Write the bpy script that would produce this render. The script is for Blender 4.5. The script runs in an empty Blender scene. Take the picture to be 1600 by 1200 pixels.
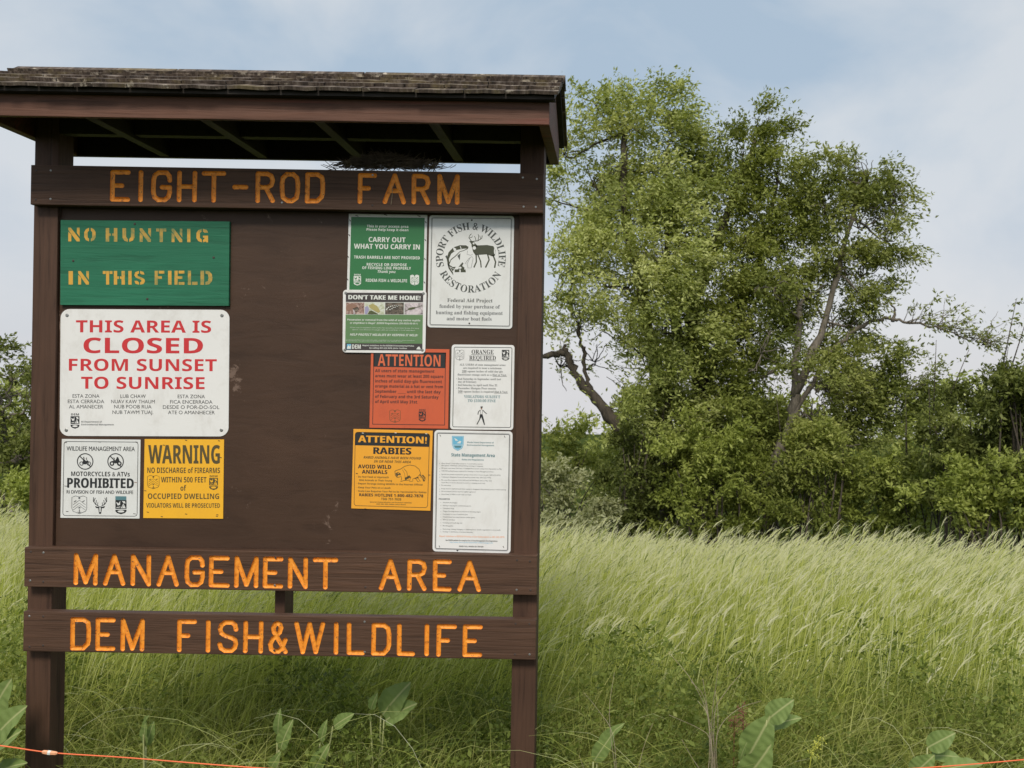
import bpy, bmesh, math, random
import numpy as np
from mathutils import Vector, Matrix

random.seed(7)
RNG = np.random.default_rng(11)
sc = bpy.context.scene

# ------------------------------------------------------------------ camera, sky, sun, exposure
F = 1350.0                      # focal length in photo pixels (photo 1600 wide)
CX, CY = 955.0, 600.0           # where the optical axis meets the photo
CAMZ = 1.75
ROLL = math.radians(0.95)
cr, sr = math.cos(ROLL), math.sin(ROLL)
cam_d = bpy.data.cameras.new('camera')
cam = bpy.data.objects.new('camera', cam_d)
sc.collection.objects.link(cam); sc.camera = cam
cam_d.sensor_width = 36; cam_d.lens = 36 * F / 1600
cam_d.shift_x = (800 - CX) / 1600
cam_d.clip_end = 3000
cam_d.dof.use_dof = True; cam_d.dof.focus_distance = 3.2; cam_d.dof.aperture_fstop = 9
cam.matrix_world = Matrix.Translation((0, 0, CAMZ)) @ Matrix.Rotation(math.pi/2, 4, 'X') @ Matrix.Rotation(ROLL, 4, 'Z')

SUN_EL, SUN_AZ = math.radians(48), math.radians(-5)   # azimuth left of straight behind the camera
w = bpy.data.worlds.new('World'); sc.world = w; w.use_nodes = True
nt = w.node_tree; nt.nodes.clear(); N = nt.nodes; Lk = nt.links
out = N.new('ShaderNodeOutputWorld'); bg = N.new('ShaderNodeBackground'); bg.inputs[1].default_value = 0.1
sky = N.new('ShaderNodeTexSky'); sky.sky_type = 'NISHITA'; sky.sun_disc = False
sky.sun_elevation = SUN_EL; sky.sun_rotation = math.radians(180) - SUN_AZ
sky.dust_density = 2.0
tc = N.new('ShaderNodeTexCoord')
mp = N.new('ShaderNodeMapping'); mp.inputs['Scale'].default_value = (1.0, 1.0, 1.5); mp.inputs['Location'].default_value = (0.9, 0.2, 0.45)
n1 = N.new('ShaderNodeTexNoise'); n1.inputs['Scale'].default_value = 2.9; n1.inputs['Detail'].default_value = 6; n1.inputs['Roughness'].default_value = 0.52
n1.inputs['Distortion'].default_value = 0.3
r1 = N.new('ShaderNodeValToRGB'); r1.color_ramp.elements[0].position = 0.38; r1.color_ramp.elements[1].position = 0.60
r1.color_ramp.elements[0].color = (4.4, 5.55, 6.8, 1); r1.color_ramp.elements[1].color = (6.9, 7.35, 7.8, 1)
sp = N.new('ShaderNodeSeparateXYZ')
hz = N.new('ShaderNodeMapRange'); hz.inputs['From Min'].default_value = 0.0; hz.inputs['From Max'].default_value = 0.26
hz.inputs['To Min'].default_value = 0.8; hz.inputs['To Max'].default_value = 0.0
mixh = N.new('ShaderNodeMixRGB'); mixh.inputs[2].default_value = (7.9, 7.7, 7.8, 1)
mixs = N.new('ShaderNodeMixRGB'); mixs.inputs[0].default_value = 0.9
Lk.new(tc.outputs['Generated'], mp.inputs[0]); Lk.new(mp.outputs[0], n1.inputs[0]); Lk.new(n1.outputs[0], r1.inputs[0])
Lk.new(tc.outputs['Generated'], sp.inputs[0]); Lk.new(sp.outputs[2], hz.inputs[0]); Lk.new(hz.outputs[0], mixh.inputs[0])
Lk.new(r1.outputs[0], mixh.inputs[1]); Lk.new(sky.outputs[0], mixs.inputs[1]); Lk.new(mixh.outputs[0], mixs.inputs[2])
Lk.new(mixs.outputs[0], bg.inputs[0]); Lk.new(bg.outputs[0], out.inputs[0])

sd = bpy.data.lights.new('sun', 'SUN'); sd.energy = 3.0; sd.angle = math.radians(16); sd.color = (1.0, 0.93, 0.81)
so = bpy.data.objects.new('sun', sd); sc.collection.objects.link(so)
sdir = Vector((math.sin(SUN_AZ)*math.cos(SUN_EL), -math.cos(SUN_AZ)*math.cos(SUN_EL), math.sin(SUN_EL)))  # towards the sun
so.rotation_euler = sdir.to_track_quat('Z', 'Y').to_euler()
so.location = sdir * 30
sc.view_settings.view_transform = 'Standard'; sc.view_settings.look = 'None'
sc.view_settings.gamma = 1; sc.view_settings.exposure = 0; sc.view_settings.use_curve_mapping = False

# ------------------------------------------------------------------ helpers
def PP(px, py, Y):
    """a point at distance Y behind the lens that the photo shows at pixel (px, py)"""
    u, v = px - CX, CY - py
    return np.array(((u*cr - v*sr)/F*Y, Y, (u*sr + v*cr)/F*Y + CAMZ))

def link(o, parent=None):
    sc.collection.objects.link(o)
    if parent is not None: o.parent = parent
    return o

def tag(o, label=None, cat=None, group=None, kind=None):
    if label: o['label'] = label
    if cat: o['category'] = cat
    if group: o['group'] = group
    if kind: o['kind'] = kind
    return o

def empty(name, loc, label, cat, group=None):
    o = bpy.data.objects.new(name, None); o.empty_display_size = 0.1
    o.location = tuple(loc); link(o); tag(o, label, cat, group)
    return o

def mesh_obj(name, V, Fs, mats, parent=None, smooth=False, attrs=None, org=None, midx=None):
    """mesh from world-space points; the points are stored relative to the parent"""
    V = np.asarray(V, dtype=np.float64).reshape(-1, 3)
    if org is None: org = np.array(parent.location) if parent is not None else np.zeros(3)
    if parent is not None and parent.parent is not None and org is not None:
        pass
    me = bpy.data.meshes.new(name)
    me.from_pydata((V - org).tolist(), [], [list(map(int, f)) for f in Fs])
    for m in (mats if isinstance(mats, (list, tuple)) else [mats]): me.materials.append(m)
    if midx is not None: me.polygons.foreach_set('material_index', midx)
    if smooth: me.polygons.foreach_set('use_smooth', [True]*len(me.polygons))
    me.update()
    o = bpy.data.objects.new(name, me); link(o, parent)
    if parent is None: o.location = tuple(org)
    return o

def quads_obj(name, V, nq, mat, parent=None, attrs=None, org=None, faces=None):
    """fast builder: V (4*nq, 3) points, each four in a row one quad (or faces given as (n,4) / (n,3))"""
    V = np.asarray(V, dtype=np.float32)
    if org is None: org = np.array(parent.location) if parent is not None else np.zeros(3)
    V = V - np.asarray(org, dtype=np.float32)
    me = bpy.data.meshes.new(name)
    me.vertices.add(len(V)); me.vertices.foreach_set('co', V.ravel())
    if faces is None: faces = np.arange(4*nq, dtype=np.int32).reshape(-1, 4)
    faces = np.asarray(faces, dtype=np.int32); k = faces.shape[1]
    me.loops.add(faces.size); me.loops.foreach_set('vertex_index', faces.ravel())
    me.polygons.add(len(faces))
    me.polygons.foreach_set('loop_start', np.arange(0, faces.size, k, dtype=np.int32))
    me.polygons.foreach_set('loop_total', np.full(len(faces), k, dtype=np.int32))
    me.materials.append(mat)
    for an, av in (attrs or {}).items():
        a = me.attributes.new(an, 'FLOAT', 'POINT'); a.data.foreach_set('value', np.asarray(av, dtype=np.float32))
    me.update(calc_edges=True)
    o = bpy.data.objects.new(name, me); link(o, parent)
    if parent is None: o.location = tuple(float(c) for c in org)
    return o

def box(name, lo, hi, mat, parent, bev=0.002, wob=0.0, local=False):
    bm = bmesh.new(); bmesh.ops.create_cube(bm, size=1)
    lo = Vector(lo); hi = Vector(hi); org = Vector((0, 0, 0)) if local or parent is None else parent.location
    for v in bm.verts:
        v.co = Vector([lo[i] + (v.co[i] + .5)*(hi[i] - lo[i]) for i in range(3)])
    if bev: bmesh.ops.bevel(bm, geom=bm.edges[:], offset=bev, segments=2, affect='EDGES', profile=0.6)
    for v in bm.verts: v.co -= org
    me = bpy.data.meshes.new(name); bm.to_mesh(me); bm.free(); me.materials.append(mat)
    return link(bpy.data.objects.new(name, me), parent)

def prism_yz(name, pts, x0, x1, mat, parent, bev=0.0015):
    """polygon in the YZ plane pushed out along X"""
    bm = bmesh.new(); org = parent.location
    a = [bm.verts.new(Vector((x0, p[0], p[1])) - org) for p in pts]
    b = [bm.verts.new(Vector((x1, p[0], p[1])) - org) for p in pts]
    bm.faces.new(a); bm.faces.new(b[::-1])
    for i in range(len(pts)): j = (i+1) % len(pts); bm.faces.new((a[i], b[i], b[j], a[j]))
    bmesh.ops.recalc_face_normals(bm, faces=bm.faces)
    if bev: bmesh.ops.bevel(bm, geom=bm.edges[:], offset=bev, segments=1, affect='EDGES')
    me = bpy.data.meshes.new(name); bm.to_mesh(me); bm.free(); me.materials.append(mat)
    return link(bpy.data.objects.new(name, me), parent)

def tube(points, radii, sides=6):
    """points (n,3), radii (n) -> verts, quad faces with closed ends"""
    P = np.asarray(points, float); R = np.asarray(radii, float); n = len(P)
    T = np.gradient(P, axis=0); T /= np.linalg.norm(T, axis=1)[:, None] + 1e-9
    ref = np.array((0.13, 1, 0.07)) if abs(T[0][1]) < .8 else np.array((1, 0, 0.1))
    V = []; Fc = []
    for i in range(n):
        a = np.cross(T[i], ref); a /= np.linalg.norm(a) + 1e-9; b = np.cross(T[i], a)
        for k in range(sides):
            t = 2*math.pi*k/sides
            V.append(P[i] + R[i]*(a*math.cos(t) + b*math.sin(t)))
    for i in range(n-1):
        for k in range(sides):
            k2 = (k+1) % sides
            Fc.append((i*sides+k, i*sides+k2, (i+1)*sides+k2, (i+1)*sides+k))
    Fc.append(tuple(range(sides))[::-1]); Fc.append(tuple((n-1)*sides+k for k in range(sides)))
    return V, Fc

def smooth_path(pts, n=6, jit=0.0):
    """Catmull-Rom through pts"""
    P = np.asarray(pts, float); out = []
    Q = np.vstack([2*P[0]-P[1], P, 2*P[-1]-P[-2]])
    for i in range(1, len(Q)-2):
        for k in range(n):
            t = k/n
            p = .5*((2*Q[i]) + (-Q[i-1]+Q[i+1])*t + (2*Q[i-1]-5*Q[i]+4*Q[i+1]-Q[i+2])*t*t + (-Q[i-1]+3*Q[i]-3*Q[i+1]+Q[i+2])*t**3)
            out.append(p)
    out.append(P[-1]); out = np.array(out)
    if jit: out[1:-1] += RNG.normal(0, jit, (len(out)-2, out.shape[1]))
    return out

# ------------------------------------------------------------------ materials
def newmat(name):
    m = bpy.data.materials.new(name); m.use_nodes = True
    t = m.node_tree; b = t.nodes['Principled BSDF']
    return m, t, b
def nd(t, ty, **kw):
    n = t.nodes.new(ty)
    for k, v in kw.items():
        n.inputs[k.replace('_', ' ')].default_value = v
    return n
def ramp(t, src, stops):
    r = t.nodes.new('ShaderNodeValToRGB'); e = r.color_ramp.elements
    while len(e) < len(stops): e.new(0.5)
    for el, (p, c) in zip(e, stops): el.position = p; el.color = (*c, 1) if len(c) == 3 else c
    if src is not None: t.links.new(src, r.inputs[0])
    return r
def mix(t, fac, a, b, mode='MIX'):
    m = t.nodes.new('ShaderNodeMixRGB'); m.blend_type = mode
    for i, s in ((0, fac), (1, a), (2, b)):
        if isinstance(s, (int, float)): m.inputs[i].default_value = s
        elif isinstance(s, tuple): m.inputs[i].default_value = (*s, 1)
        else: t.links.new(s, m.inputs[i])
    return m.outputs[0]
def noise(t, vec, scale, detail=4, rough=.55, dist=0.0, stretch=None, off=None):
    if stretch:
        mp = t.nodes.new('ShaderNodeMapping'); mp.inputs['Scale'].default_value = stretch
        if off: mp.inputs['Location'].default_value = off
        t.links.new(vec, mp.inputs[0]); vec = mp.outputs[0]
    n = nd(t, 'ShaderNodeTexNoise', Scale=scale, Detail=detail, Roughness=rough, Distortion=dist)
    t.links.new(vec, n.inputs[0]); return n.outputs[0]

def paint_wood(name, col, grain, rough=.62, chips=.0, chipcol=(.28, .25, .22), red=0.0, bump=.5, gmix=.8):
    """painted board: grain = stretch vector, chips = how much bare wood shows"""
    m, t, b = newmat(name)
    tc = t.nodes.new('ShaderNodeTexCoord').outputs['Object']
    g = noise(t, tc, 9, 6, .65, .6, grain)
    big = noise(t, tc, 2.2, 3, .5)
    c1 = mix(t, ramp(t, big, [(.3, (0, 0, 0)), (.75, (1, 1, 1))]).outputs[0], tuple(x*.8 for x in col), tuple(x*1.18 for x in col))
    gr = ramp(t, g, [(.34, (.45, .43, .42)), (.46, (.92, .92, .92)), (.56, (1.05, 1.05, 1.05)), (.72, (1.28, 1.24, 1.2))]).outputs[0]
    c2 = mix(t, gmix, c1, gr, 'MULTIPLY')
    if red:
        s = noise(t, tc, 3.1, 5, .5, 1.2, tuple(x*.55 for x in grain), (3, 1, 7))
        c2 = mix(t, ramp(t, s, [(.56, (0, 0, 0)), (.64, (red, red, red)), (.70, (0, 0, 0))]).outputs[0], c2, (.19, .055, .04))
    if chips:
        s = noise(t, tc, 22, 8, .75, .3, None)
        s2 = noise(t, tc, 4.5, 2, .5, 0, (1, 1, 1), (5, 2, 9))
        k = t.nodes.new('ShaderNodeMath'); k.operation = 'MULTIPLY'; t.links.new(s, k.inputs[0]); t.links.new(s2, k.inputs[1])
        th = .44 - chips
        c2 = mix(t, ramp(t, k.outputs[0], [(th, (0, 0, 0)), (th+.035, (.75, .75, .75))]).outputs[0], c2, chipcol)
    t.links.new(c2, b.inputs['Base Color'])
    b.inputs['Roughness'].default_value = rough; b.inputs['Specular IOR Level'].default_value = .3
    bp = nd(t, 'ShaderNodeBump', Strength=min(1, bump*1.6), Distance=.004); t.links.new(g, bp.inputs['Height']); t.links.new(bp.outputs[0], b.inputs['Normal'])
    return m

BROWN = (.086, .045, .028)
GX, GZ, GY = (.25, 5, 7), (5, 5, .25), (5, .3, 6)
M = {}
M['board'] = paint_wood('brown_board_paint', BROWN, (.35, 6, 9), chips=.005, red=.0)
M['fascia'] = paint_wood('brown_fascia_paint', (.125, .058, .038), (.3, 6, 7), chips=.0, red=.8)
M['post'] = paint_wood('brown_post_paint', (.080, .041, .026), (6, 6, .3), chips=.0)
M['panel'] = paint_wood('brown_plywood_paint', (.066, .036, .023), (.5, 3, 2.2), chips=.068, rough=.5, chipcol=(.20, .135, .105), bump=.2, gmix=.35)
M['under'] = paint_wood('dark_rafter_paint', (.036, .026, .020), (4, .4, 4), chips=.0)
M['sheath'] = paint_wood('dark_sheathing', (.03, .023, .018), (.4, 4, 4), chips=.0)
M['greenply'] = paint_wood('green_plywood_paint', (.022, .155, .085), (.4, 3, 6), chips=.0, rough=.6, bump=.3, gmix=.45)

def shingle_mat():
    m, t, b = newmat('weathered_shingle')
    tc = t.nodes.new('ShaderNodeTexCoord').outputs['Object']
    ob = t.nodes.new('ShaderNodeObjectInfo').outputs['Random']
    geo = t.nodes.new('ShaderNodeNewGeometry').outputs['Position']
    g = noise(t, geo, 10, 6, .7, .4, (6, .8, .8))
    base = ramp(t, g, [(.34, (.022, .016, .012)), (.5, (.085, .06, .045)), (.72, (.24, .20, .165))]).outputs[0]
    base = mix(t, .35, base, ramp(t, ob, [(0, (.7, .7, .7)), (1, (1.3, 1.25, 1.2))]).outputs[0], 'MULTIPLY')
    mo = noise(t, geo, 7, 6, .7)
    base = mix(t, ramp(t, mo, [(.52, (0, 0, 0)), (.62, (.6, .6, .6))]).outputs[0], base, (.20, .155, .075))
    li = noise(t, geo, 17, 5, .65, .2, (1, 1, 1), (4, 4, 4))
    base = mix(t, ramp(t, li, [(.60, (0, 0, 0)), (.66, (1, 1, 1))]).outputs[0], base, (.46, .40, .32))
    t.links.new(base, b.inputs['Base Color']); b.inputs['Roughness'].default_value = .9
    bp = nd(t, 'ShaderNodeBump', Strength=.9, Distance=.006); t.links.new(g, bp.inputs['Height']); t.links.new(bp.outputs[0], b.inputs['Normal'])
    return m
M['shingle'] = shingle_mat()

def routed_mat():
    m, t, b = newmat('orange_routed_paint')
    tc = t.nodes.new('ShaderNodeTexCoord').outputs['Object']
    n = noise(t, tc, 60, 4, .7)
    c = ramp(t, n, [(.28, (.42, .12, .012)), (.48, (.84, .29, .022)), (.75, (.95, .40, .05))]).outputs[0]
    s = noise(t, tc, 95, 3, .6, 0, (1, 1, 1), (8, 8, 8))
    c = mix(t, ramp(t, s, [(.61, (0, 0, 0)), (.67, (.85, .85, .85))]).outputs[0], c, (.12, .06, .03))
    t.links.new(c, b.inputs['Base Color']); b.inputs['Roughness'].default_value = .55
    bp = nd(t, 'ShaderNodeBump', Strength=.5, Distance=.001); t.links.new(n, bp.inputs['Height']); t.links.new(bp.outputs[0], b.inputs['Normal'])
    return m
M['routed'] = routed_mat()

def flat(name, col, rough=.5, var=.08, dirt=0.0, dirtcol=(.35, .30, .24), metallic=0):
    m, t, b = newmat(name)
    tc = t.nodes.new('ShaderNodeTexCoord').outputs['Object']
    n = noise(t, tc, 6, 5, .6)
    c = mix(t, n, tuple(x*(1-var) for x in col), tuple(min(1, x*(1+var)) for x in col))
    if dirt:
        s = noise(t, tc, 11, 7, .7, .3, (1, 1, .6), (2, 5, 3))
        c = mix(t, ramp(t, s, [(.5, (0, 0, 0)), (.78, (dirt, dirt, dirt))]).outputs[0], c, dirtcol)
    t.links.new(c, b.inputs['Base Color']); b.inputs['Roughness'].default_value = rough; b.inputs['Metallic'].default_value = metallic
    return m
M['white'] = flat('white_sign_enamel', (.80, .79, .78), .38, .03, .35)
M['white2'] = flat('grey_white_sign_enamel', (.74, .745, .735), .38, .03, .3)
M['black'] = flat('black_print', (.022, .024, .026), .5, .2)
M['grey'] = flat('grey_print', (.11, .115, .12), .5, .1)
M['palegrey'] = flat('pale_grey_print', (.36, .38, .40), .5, .1)
M['brownprint'] = flat('faded_black_print', (.10, .075, .03), .5, .3)
M['red'] = flat('red_print', (.60, .035, .04), .45, .1)
M['olive'] = flat('dark_olive_print', (.055, .060, .035), .5, .15)
M['oliveserif'] = flat('dark_grey_olive_print', (.075, .082, .075), .5, .15)
M['yellow'] = flat('yellow_sign_sheet', (.90, .47, .030), .45, .03, .25, (.55, .28, .05))
M['orangeyel'] = flat('orange_yellow_sign', (.87, .39, .035), .45, .03, .25, (.6, .25, .04))
M['redorange'] = flat('red_orange_sign', (.62, .115, .045), .5, .05, .5, (.42, .08, .04))
M['redletter'] = flat('red_orange_letter', (.70, .15, .06), .5, .05)
M['green'] = flat('green_sign_enamel', (.030, .175, .058), .42, .08, .2, (.05, .12, .04))
M['greenpale'] = flat('faded_green_print', (.125, .235, .10), .45, .12)
M['darkgrey'] = flat('dark_grey_print', (.055, .045, .045), .45, .1)
M['whiteprint'] = flat('white_print', (.72, .74, .70), .45, .03)
M['blue'] = flat('light_blue_print', (.16, .46, .66), .45, .06)
M['teal'] = flat('teal_print', (.10, .22, .25), .45, .06)
M['steel'] = flat('zinc_screw', (.33, .33, .32), .35, .2, metallic=.7)
M['rust'] = flat('dark_rusty_nail', (.05, .035, .03), .6, .3)
M['string'] = flat('orange_nylon_string', (.85, .17, .06), .5, .1)
M['stringtag'] = flat('pale_orange_tape', (.85, .40, .22), .5, .1)

def stencil_mat():
    m, t, b = newmat('worn_yellow_stencil')
    tc = t.nodes.new('ShaderNodeTexCoord').outputs['Object']
    n = noise(t, tc, 28, 6, .7, .2)
    n2 = noise(t, tc, 5, 2, .5, 0, (1, 1, 1), (1, 8, 2))
    a = t.nodes.new('ShaderNodeMath'); a.operation = 'ADD'; t.links.new(n, a.inputs[0]); t.links.new(n2, a.inputs[1])
    c = mix(t, ramp(t, a.outputs[0], [(.98, (0, 0, 0)), (1.0, (0, 0, 0))]).outputs[0], (.62, .36, .06), (.09, .20, .09))
    k = t.nodes.new('ShaderNodeMath'); k.operation = 'MULTIPLY'; k.inputs[1].default_value = .5; t.links.new(a.outputs[0], k.inputs[0])
    c = mix(t, ramp(t, k.outputs[0], [(.46, (0, 0, 0)), (.60, (.85, .85, .85))]).outputs[0], (.66, .36, .05), (.12, .20, .08))
    t.links.new(c, b.inputs['Base Color']); b.inputs['Roughness'].default_value = .65
    return m
M['stencil'] = stencil_mat()

def photo_mat(name, stops, scale):
    m, t, b = newmat(name)
    tc = t.nodes.new('ShaderNodeTexCoord').outputs['Object']
    n = noise(t, tc, scale, 5, .65, 1.2)
    t.links.new(ramp(t, n, stops).outputs[0], b.inputs['Base Color']); b.inputs['Roughness'].default_value = .45
    return m
M['pic1'] = photo_mat('picture_pink_brown', [(.35, (.07, .04, .035)), (.5, (.35, .22, .18)), (.65, (.55, .42, .38))], 60)
M['pic2'] = photo_mat('picture_pale', [(.35, (.35, .38, .2)), (.5, (.6, .62, .5)), (.65, (.7, .72, .7))], 50)
M['pic3'] = photo_mat('picture_leaf_litter', [(.35, (.03, .025, .02)), (.5, (.10, .08, .06)), (.65, (.25, .2, .16))], 90)
M['pic4'] = photo_mat('picture_grey_lilac', [(.35, (.2, .17, .17)), (.5, (.55, .48, .50)), (.65, (.7, .62, .64))], 40)
M['picb'] = flat('picture_brown', (.30, .17, .12), .5, .2)
M['picy'] = flat('picture_ochre', (.42, .36, .14), .5, .2)
M['picg'] = flat('picture_dark_green', (.09, .10, .04), .5, .2)
M['picl'] = flat('picture_lilac', (.35, .33, .5), .5, .2)

def leafmat(name, dark, mid, light, trans=.35, rough=.55, attr='tint', spec=.18):
    m, t, b = newmat(name)
    a = t.nodes.new('ShaderNodeAttribute'); a.attribute_name = attr
    c = ramp(t, a.outputs['Fac'], [(0, dark), (.5, mid), (1, light)]).outputs[0]
    t.links.new(c, b.inputs['Base Color']); b.inputs['Roughness'].default_value = rough
    b.inputs['Specular IOR Level'].default_value = spec
    tr = t.nodes.new('ShaderNodeBsdfTranslucent')
    t.links.new(mix(t, 1.0, c, (1.25, 1.27, .6), 'MULTIPLY'), tr.inputs[0])
    ms = t.nodes.new('ShaderNodeMixShader'); ms.inputs[0].default_value = trans
    t.links.new(b.outputs[0], ms.inputs[1]); t.links.new(tr.outputs[0], ms.inputs[2])
    t.links.new(ms.outputs[0], t.nodes['Material Output'].inputs[0])
    return m
M['leafA'] = leafmat('willow_green_leaf', (0.175, 0.21, 0.06), (0.34, 0.38, 0.11), (0.55, 0.57, 0.24))
M['leafB'] = leafmat('mid_green_leaf', (0.12, 0.145, 0.03), (0.235, 0.27, 0.06), (0.4, 0.42, 0.13))
M['leafC'] = leafmat('ash_green_leaf', (0.105, 0.13, 0.03), (0.21, 0.24, 0.06), (0.35, 0.37, 0.12))
M['leafS'] = leafmat('shrub_leaf', (0.12, 0.15, 0.028), (0.25, 0.29, 0.06), (0.42, 0.46, 0.13))
M['leafD'] = leafmat('dark_shrub_leaf', (0.075, 0.09, 0.022), (0.14, 0.165, 0.04), (0.26, 0.285, 0.09))
M['leafP'] = leafmat('pale_shrub_leaf', (0.17, 0.18, 0.075), (0.29, 0.3, 0.15), (0.44, 0.45, 0.27))
M['weed'] = leafmat('weed_leaf', (0.09, 0.12, 0.024), (0.21, 0.26, 0.06), (0.42, 0.46, 0.15), trans=.4)
M['grassb'] = leafmat('grass_blade', (0.17, 0.2, 0.045), (0.32, 0.35, 0.09), (0.54, 0.53, 0.22))
M['rye'] = leafmat('rye_stalk_and_head', (0.13, 0.19, 0.06), (0.5, 0.53, 0.14), (0.73, 0.71, 0.57), trans=.45)
def dockmat():
    m, t, b = newmat('dock_leaf')
    a = t.nodes.new('ShaderNodeAttribute'); a.attribute_name = 'vein'
    tc = t.nodes.new('ShaderNodeTexCoord').outputs['Object']
    n = noise(t, tc, 25, 5, .6)
    c = mix(t, n, (.15, .22, .06), (.27, .35, .11))
    c = mix(t, ramp(t, a.outputs['Fac'], [(0, (1, 1, 1)), (.10, (0, 0, 0))]).outputs[0], c, (.46, .48, .22))
    t.links.new(c, b.inputs['Base Color']); b.inputs['Roughness'].default_value = .5; b.inputs['Specular IOR Level'].default_value = .25
    w_ = nd(t, 'ShaderNodeBump', Strength=.5, Distance=.004)
    t.links.new(n, w_.inputs['Height']); t.links.new(w_.outputs[0], b.inputs['Normal'])
    tr = t.nodes.new('ShaderNodeBsdfTranslucent'); t.links.new(c, tr.inputs[0])
    ms = t.nodes.new('ShaderNodeMixShader'); ms.inputs[0].default_value = .3
    t.links.new(b.outputs[0], ms.inputs[1]); t.links.new(tr.outputs[0], ms.inputs[2]); t.links.new(ms.outputs[0], t.nodes['Material Output'].inputs[0])
    return m
M['dock'] = dockmat()
def bark(name, a_, b_):
    m, t, b = newmat(name)
    tc = t.nodes.new('ShaderNodeTexCoord').outputs['Object']
    n = noise(t, tc, 6, 6, .7, .5, (3, 3, .6))
    t.links.new(ramp(t, n, [(.35, a_), (.7, b_)]).outputs[0], b.inputs['Base Color']); b.inputs['Roughness'].default_value = .9
    bp = nd(t, 'ShaderNodeBump', Strength=.8, Distance=.03); t.links.new(n, bp.inputs['Height']); t.links.new(bp.outputs[0], b.inputs['Normal'])
    return m
M['bark'] = bark('dark_brown_bark', (.04, .032, .024), (.11, .088, .065))
M['barkg'] = bark('grey_bark', (.10, .085, .068), (.25, .215, .175))
M['straw'] = bark('dry_straw', (.30, .24, .15), (.50, .42, .30))
M['redseed'] = flat('reddish_seed', (.17, .065, .035), .7, .3)
M['twig'] = bark('nest_twig', (.05, .038, .028), (.20, .15, .10))

def groundmat():
    m, t, b = newmat('meadow_ground')
    tc = t.nodes.new('ShaderNodeTexCoord').outputs['Object']
    n = noise(t, tc, 1.5, 8, .7)
    f = noise(t, tc, 30, 4, .7)
    c = ramp(t, n, [(.3, (.035, .045, .015)), (.6, (.07, .095, .028)), (.8, (.12, .13, .05))]).outputs[0]
    c = mix(t, .6, c, ramp(t, f, [(.3, (.5, .5, .5)), (.7, (1.3, 1.3, 1.2))]).outputs[0], 'MULTIPLY')
    t.links.new(c, b.inputs['Base Color']); b.inputs['Roughness'].default_value = 1; b.inputs['Specular IOR Level'].default_value = 0
    bp = nd(t, 'ShaderNodeBump', Strength=1, Distance=.05); t.links.new(f, bp.inputs['Height']); t.links.new(bp.outputs[0], b.inputs['Normal'])
    return m
M['ground'] = groundmat()

# ------------------------------------------------------------------ ground
GYs = [-200, 2.6, 3.2, 3.8, 5.0, 7.5, 9.0, 12, 17, 24, 40, 60, 90, 300, 600, 1500]
GZs = [0.0, 0.0, -.08, -.18, -.28, -.50, -.80, -1.5, -2.4, -3.0, -3.3, -3.6, -6.0, -55, -84, -86]
def gz(y): return np.interp(y, GYs, GZs)
gx = np.concatenate([np.linspace(-1500, -40, 6), np.linspace(-30, 30, 61), np.linspace(40, 1500, 6)])
gy = np.concatenate([[-200, -60, -20, -8, -3, 0], np.linspace(1, 26, 76), [30, 36, 45, 60, 75, 90, 120, 300, 700, 1500]])
GV = np.array([(x, y, gz(y) + (RNG.normal(0, .02) if 2 < y < 30 else 0)) for y in gy for x in gx])
nx = len(gx)
GF = [(j*nx+i, j*nx+i+1, (j+1)*nx+i+1, (j+1)*nx+i) for j in range(len(gy)-1) for i in range(nx-1)]
o = mesh_obj('ground', GV, GF, M['ground'], smooth=True); tag(o, kind='structure')

# ------------------------------------------------------------------ the information board with its roof
DB = 3.14                       # front of the lettered boards
DPOST = DB + .038               # front of the posts
XL, XR = -2.122, -.258
root = empty('information_board', (-1.2, DPOST, -.08),
             'brown painted wooden notice board with shingled roof and orange routed lettering', 'notice board')
def Z(z): return z + CAMZ
PW = .0445
for xc in (-2.090, -.304):
    box('post', (xc-PW, DPOST, -.4), (xc+PW, DPOST+.089, Z(.955)), M['post'], root, .004)
box('brace_post', (-1.236, DPOST+.030, Z(-.995)), (-1.198, DPOST+.119, Z(.60)), M['post'], root, .003)
DPAN = DPOST + .016
box('back_panel', (-2.090+PW+.001, DPAN, Z(-.755)), (-.304-PW-.001, DPAN+.013, Z(.72)), M['panel'], root, .0015)

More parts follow.
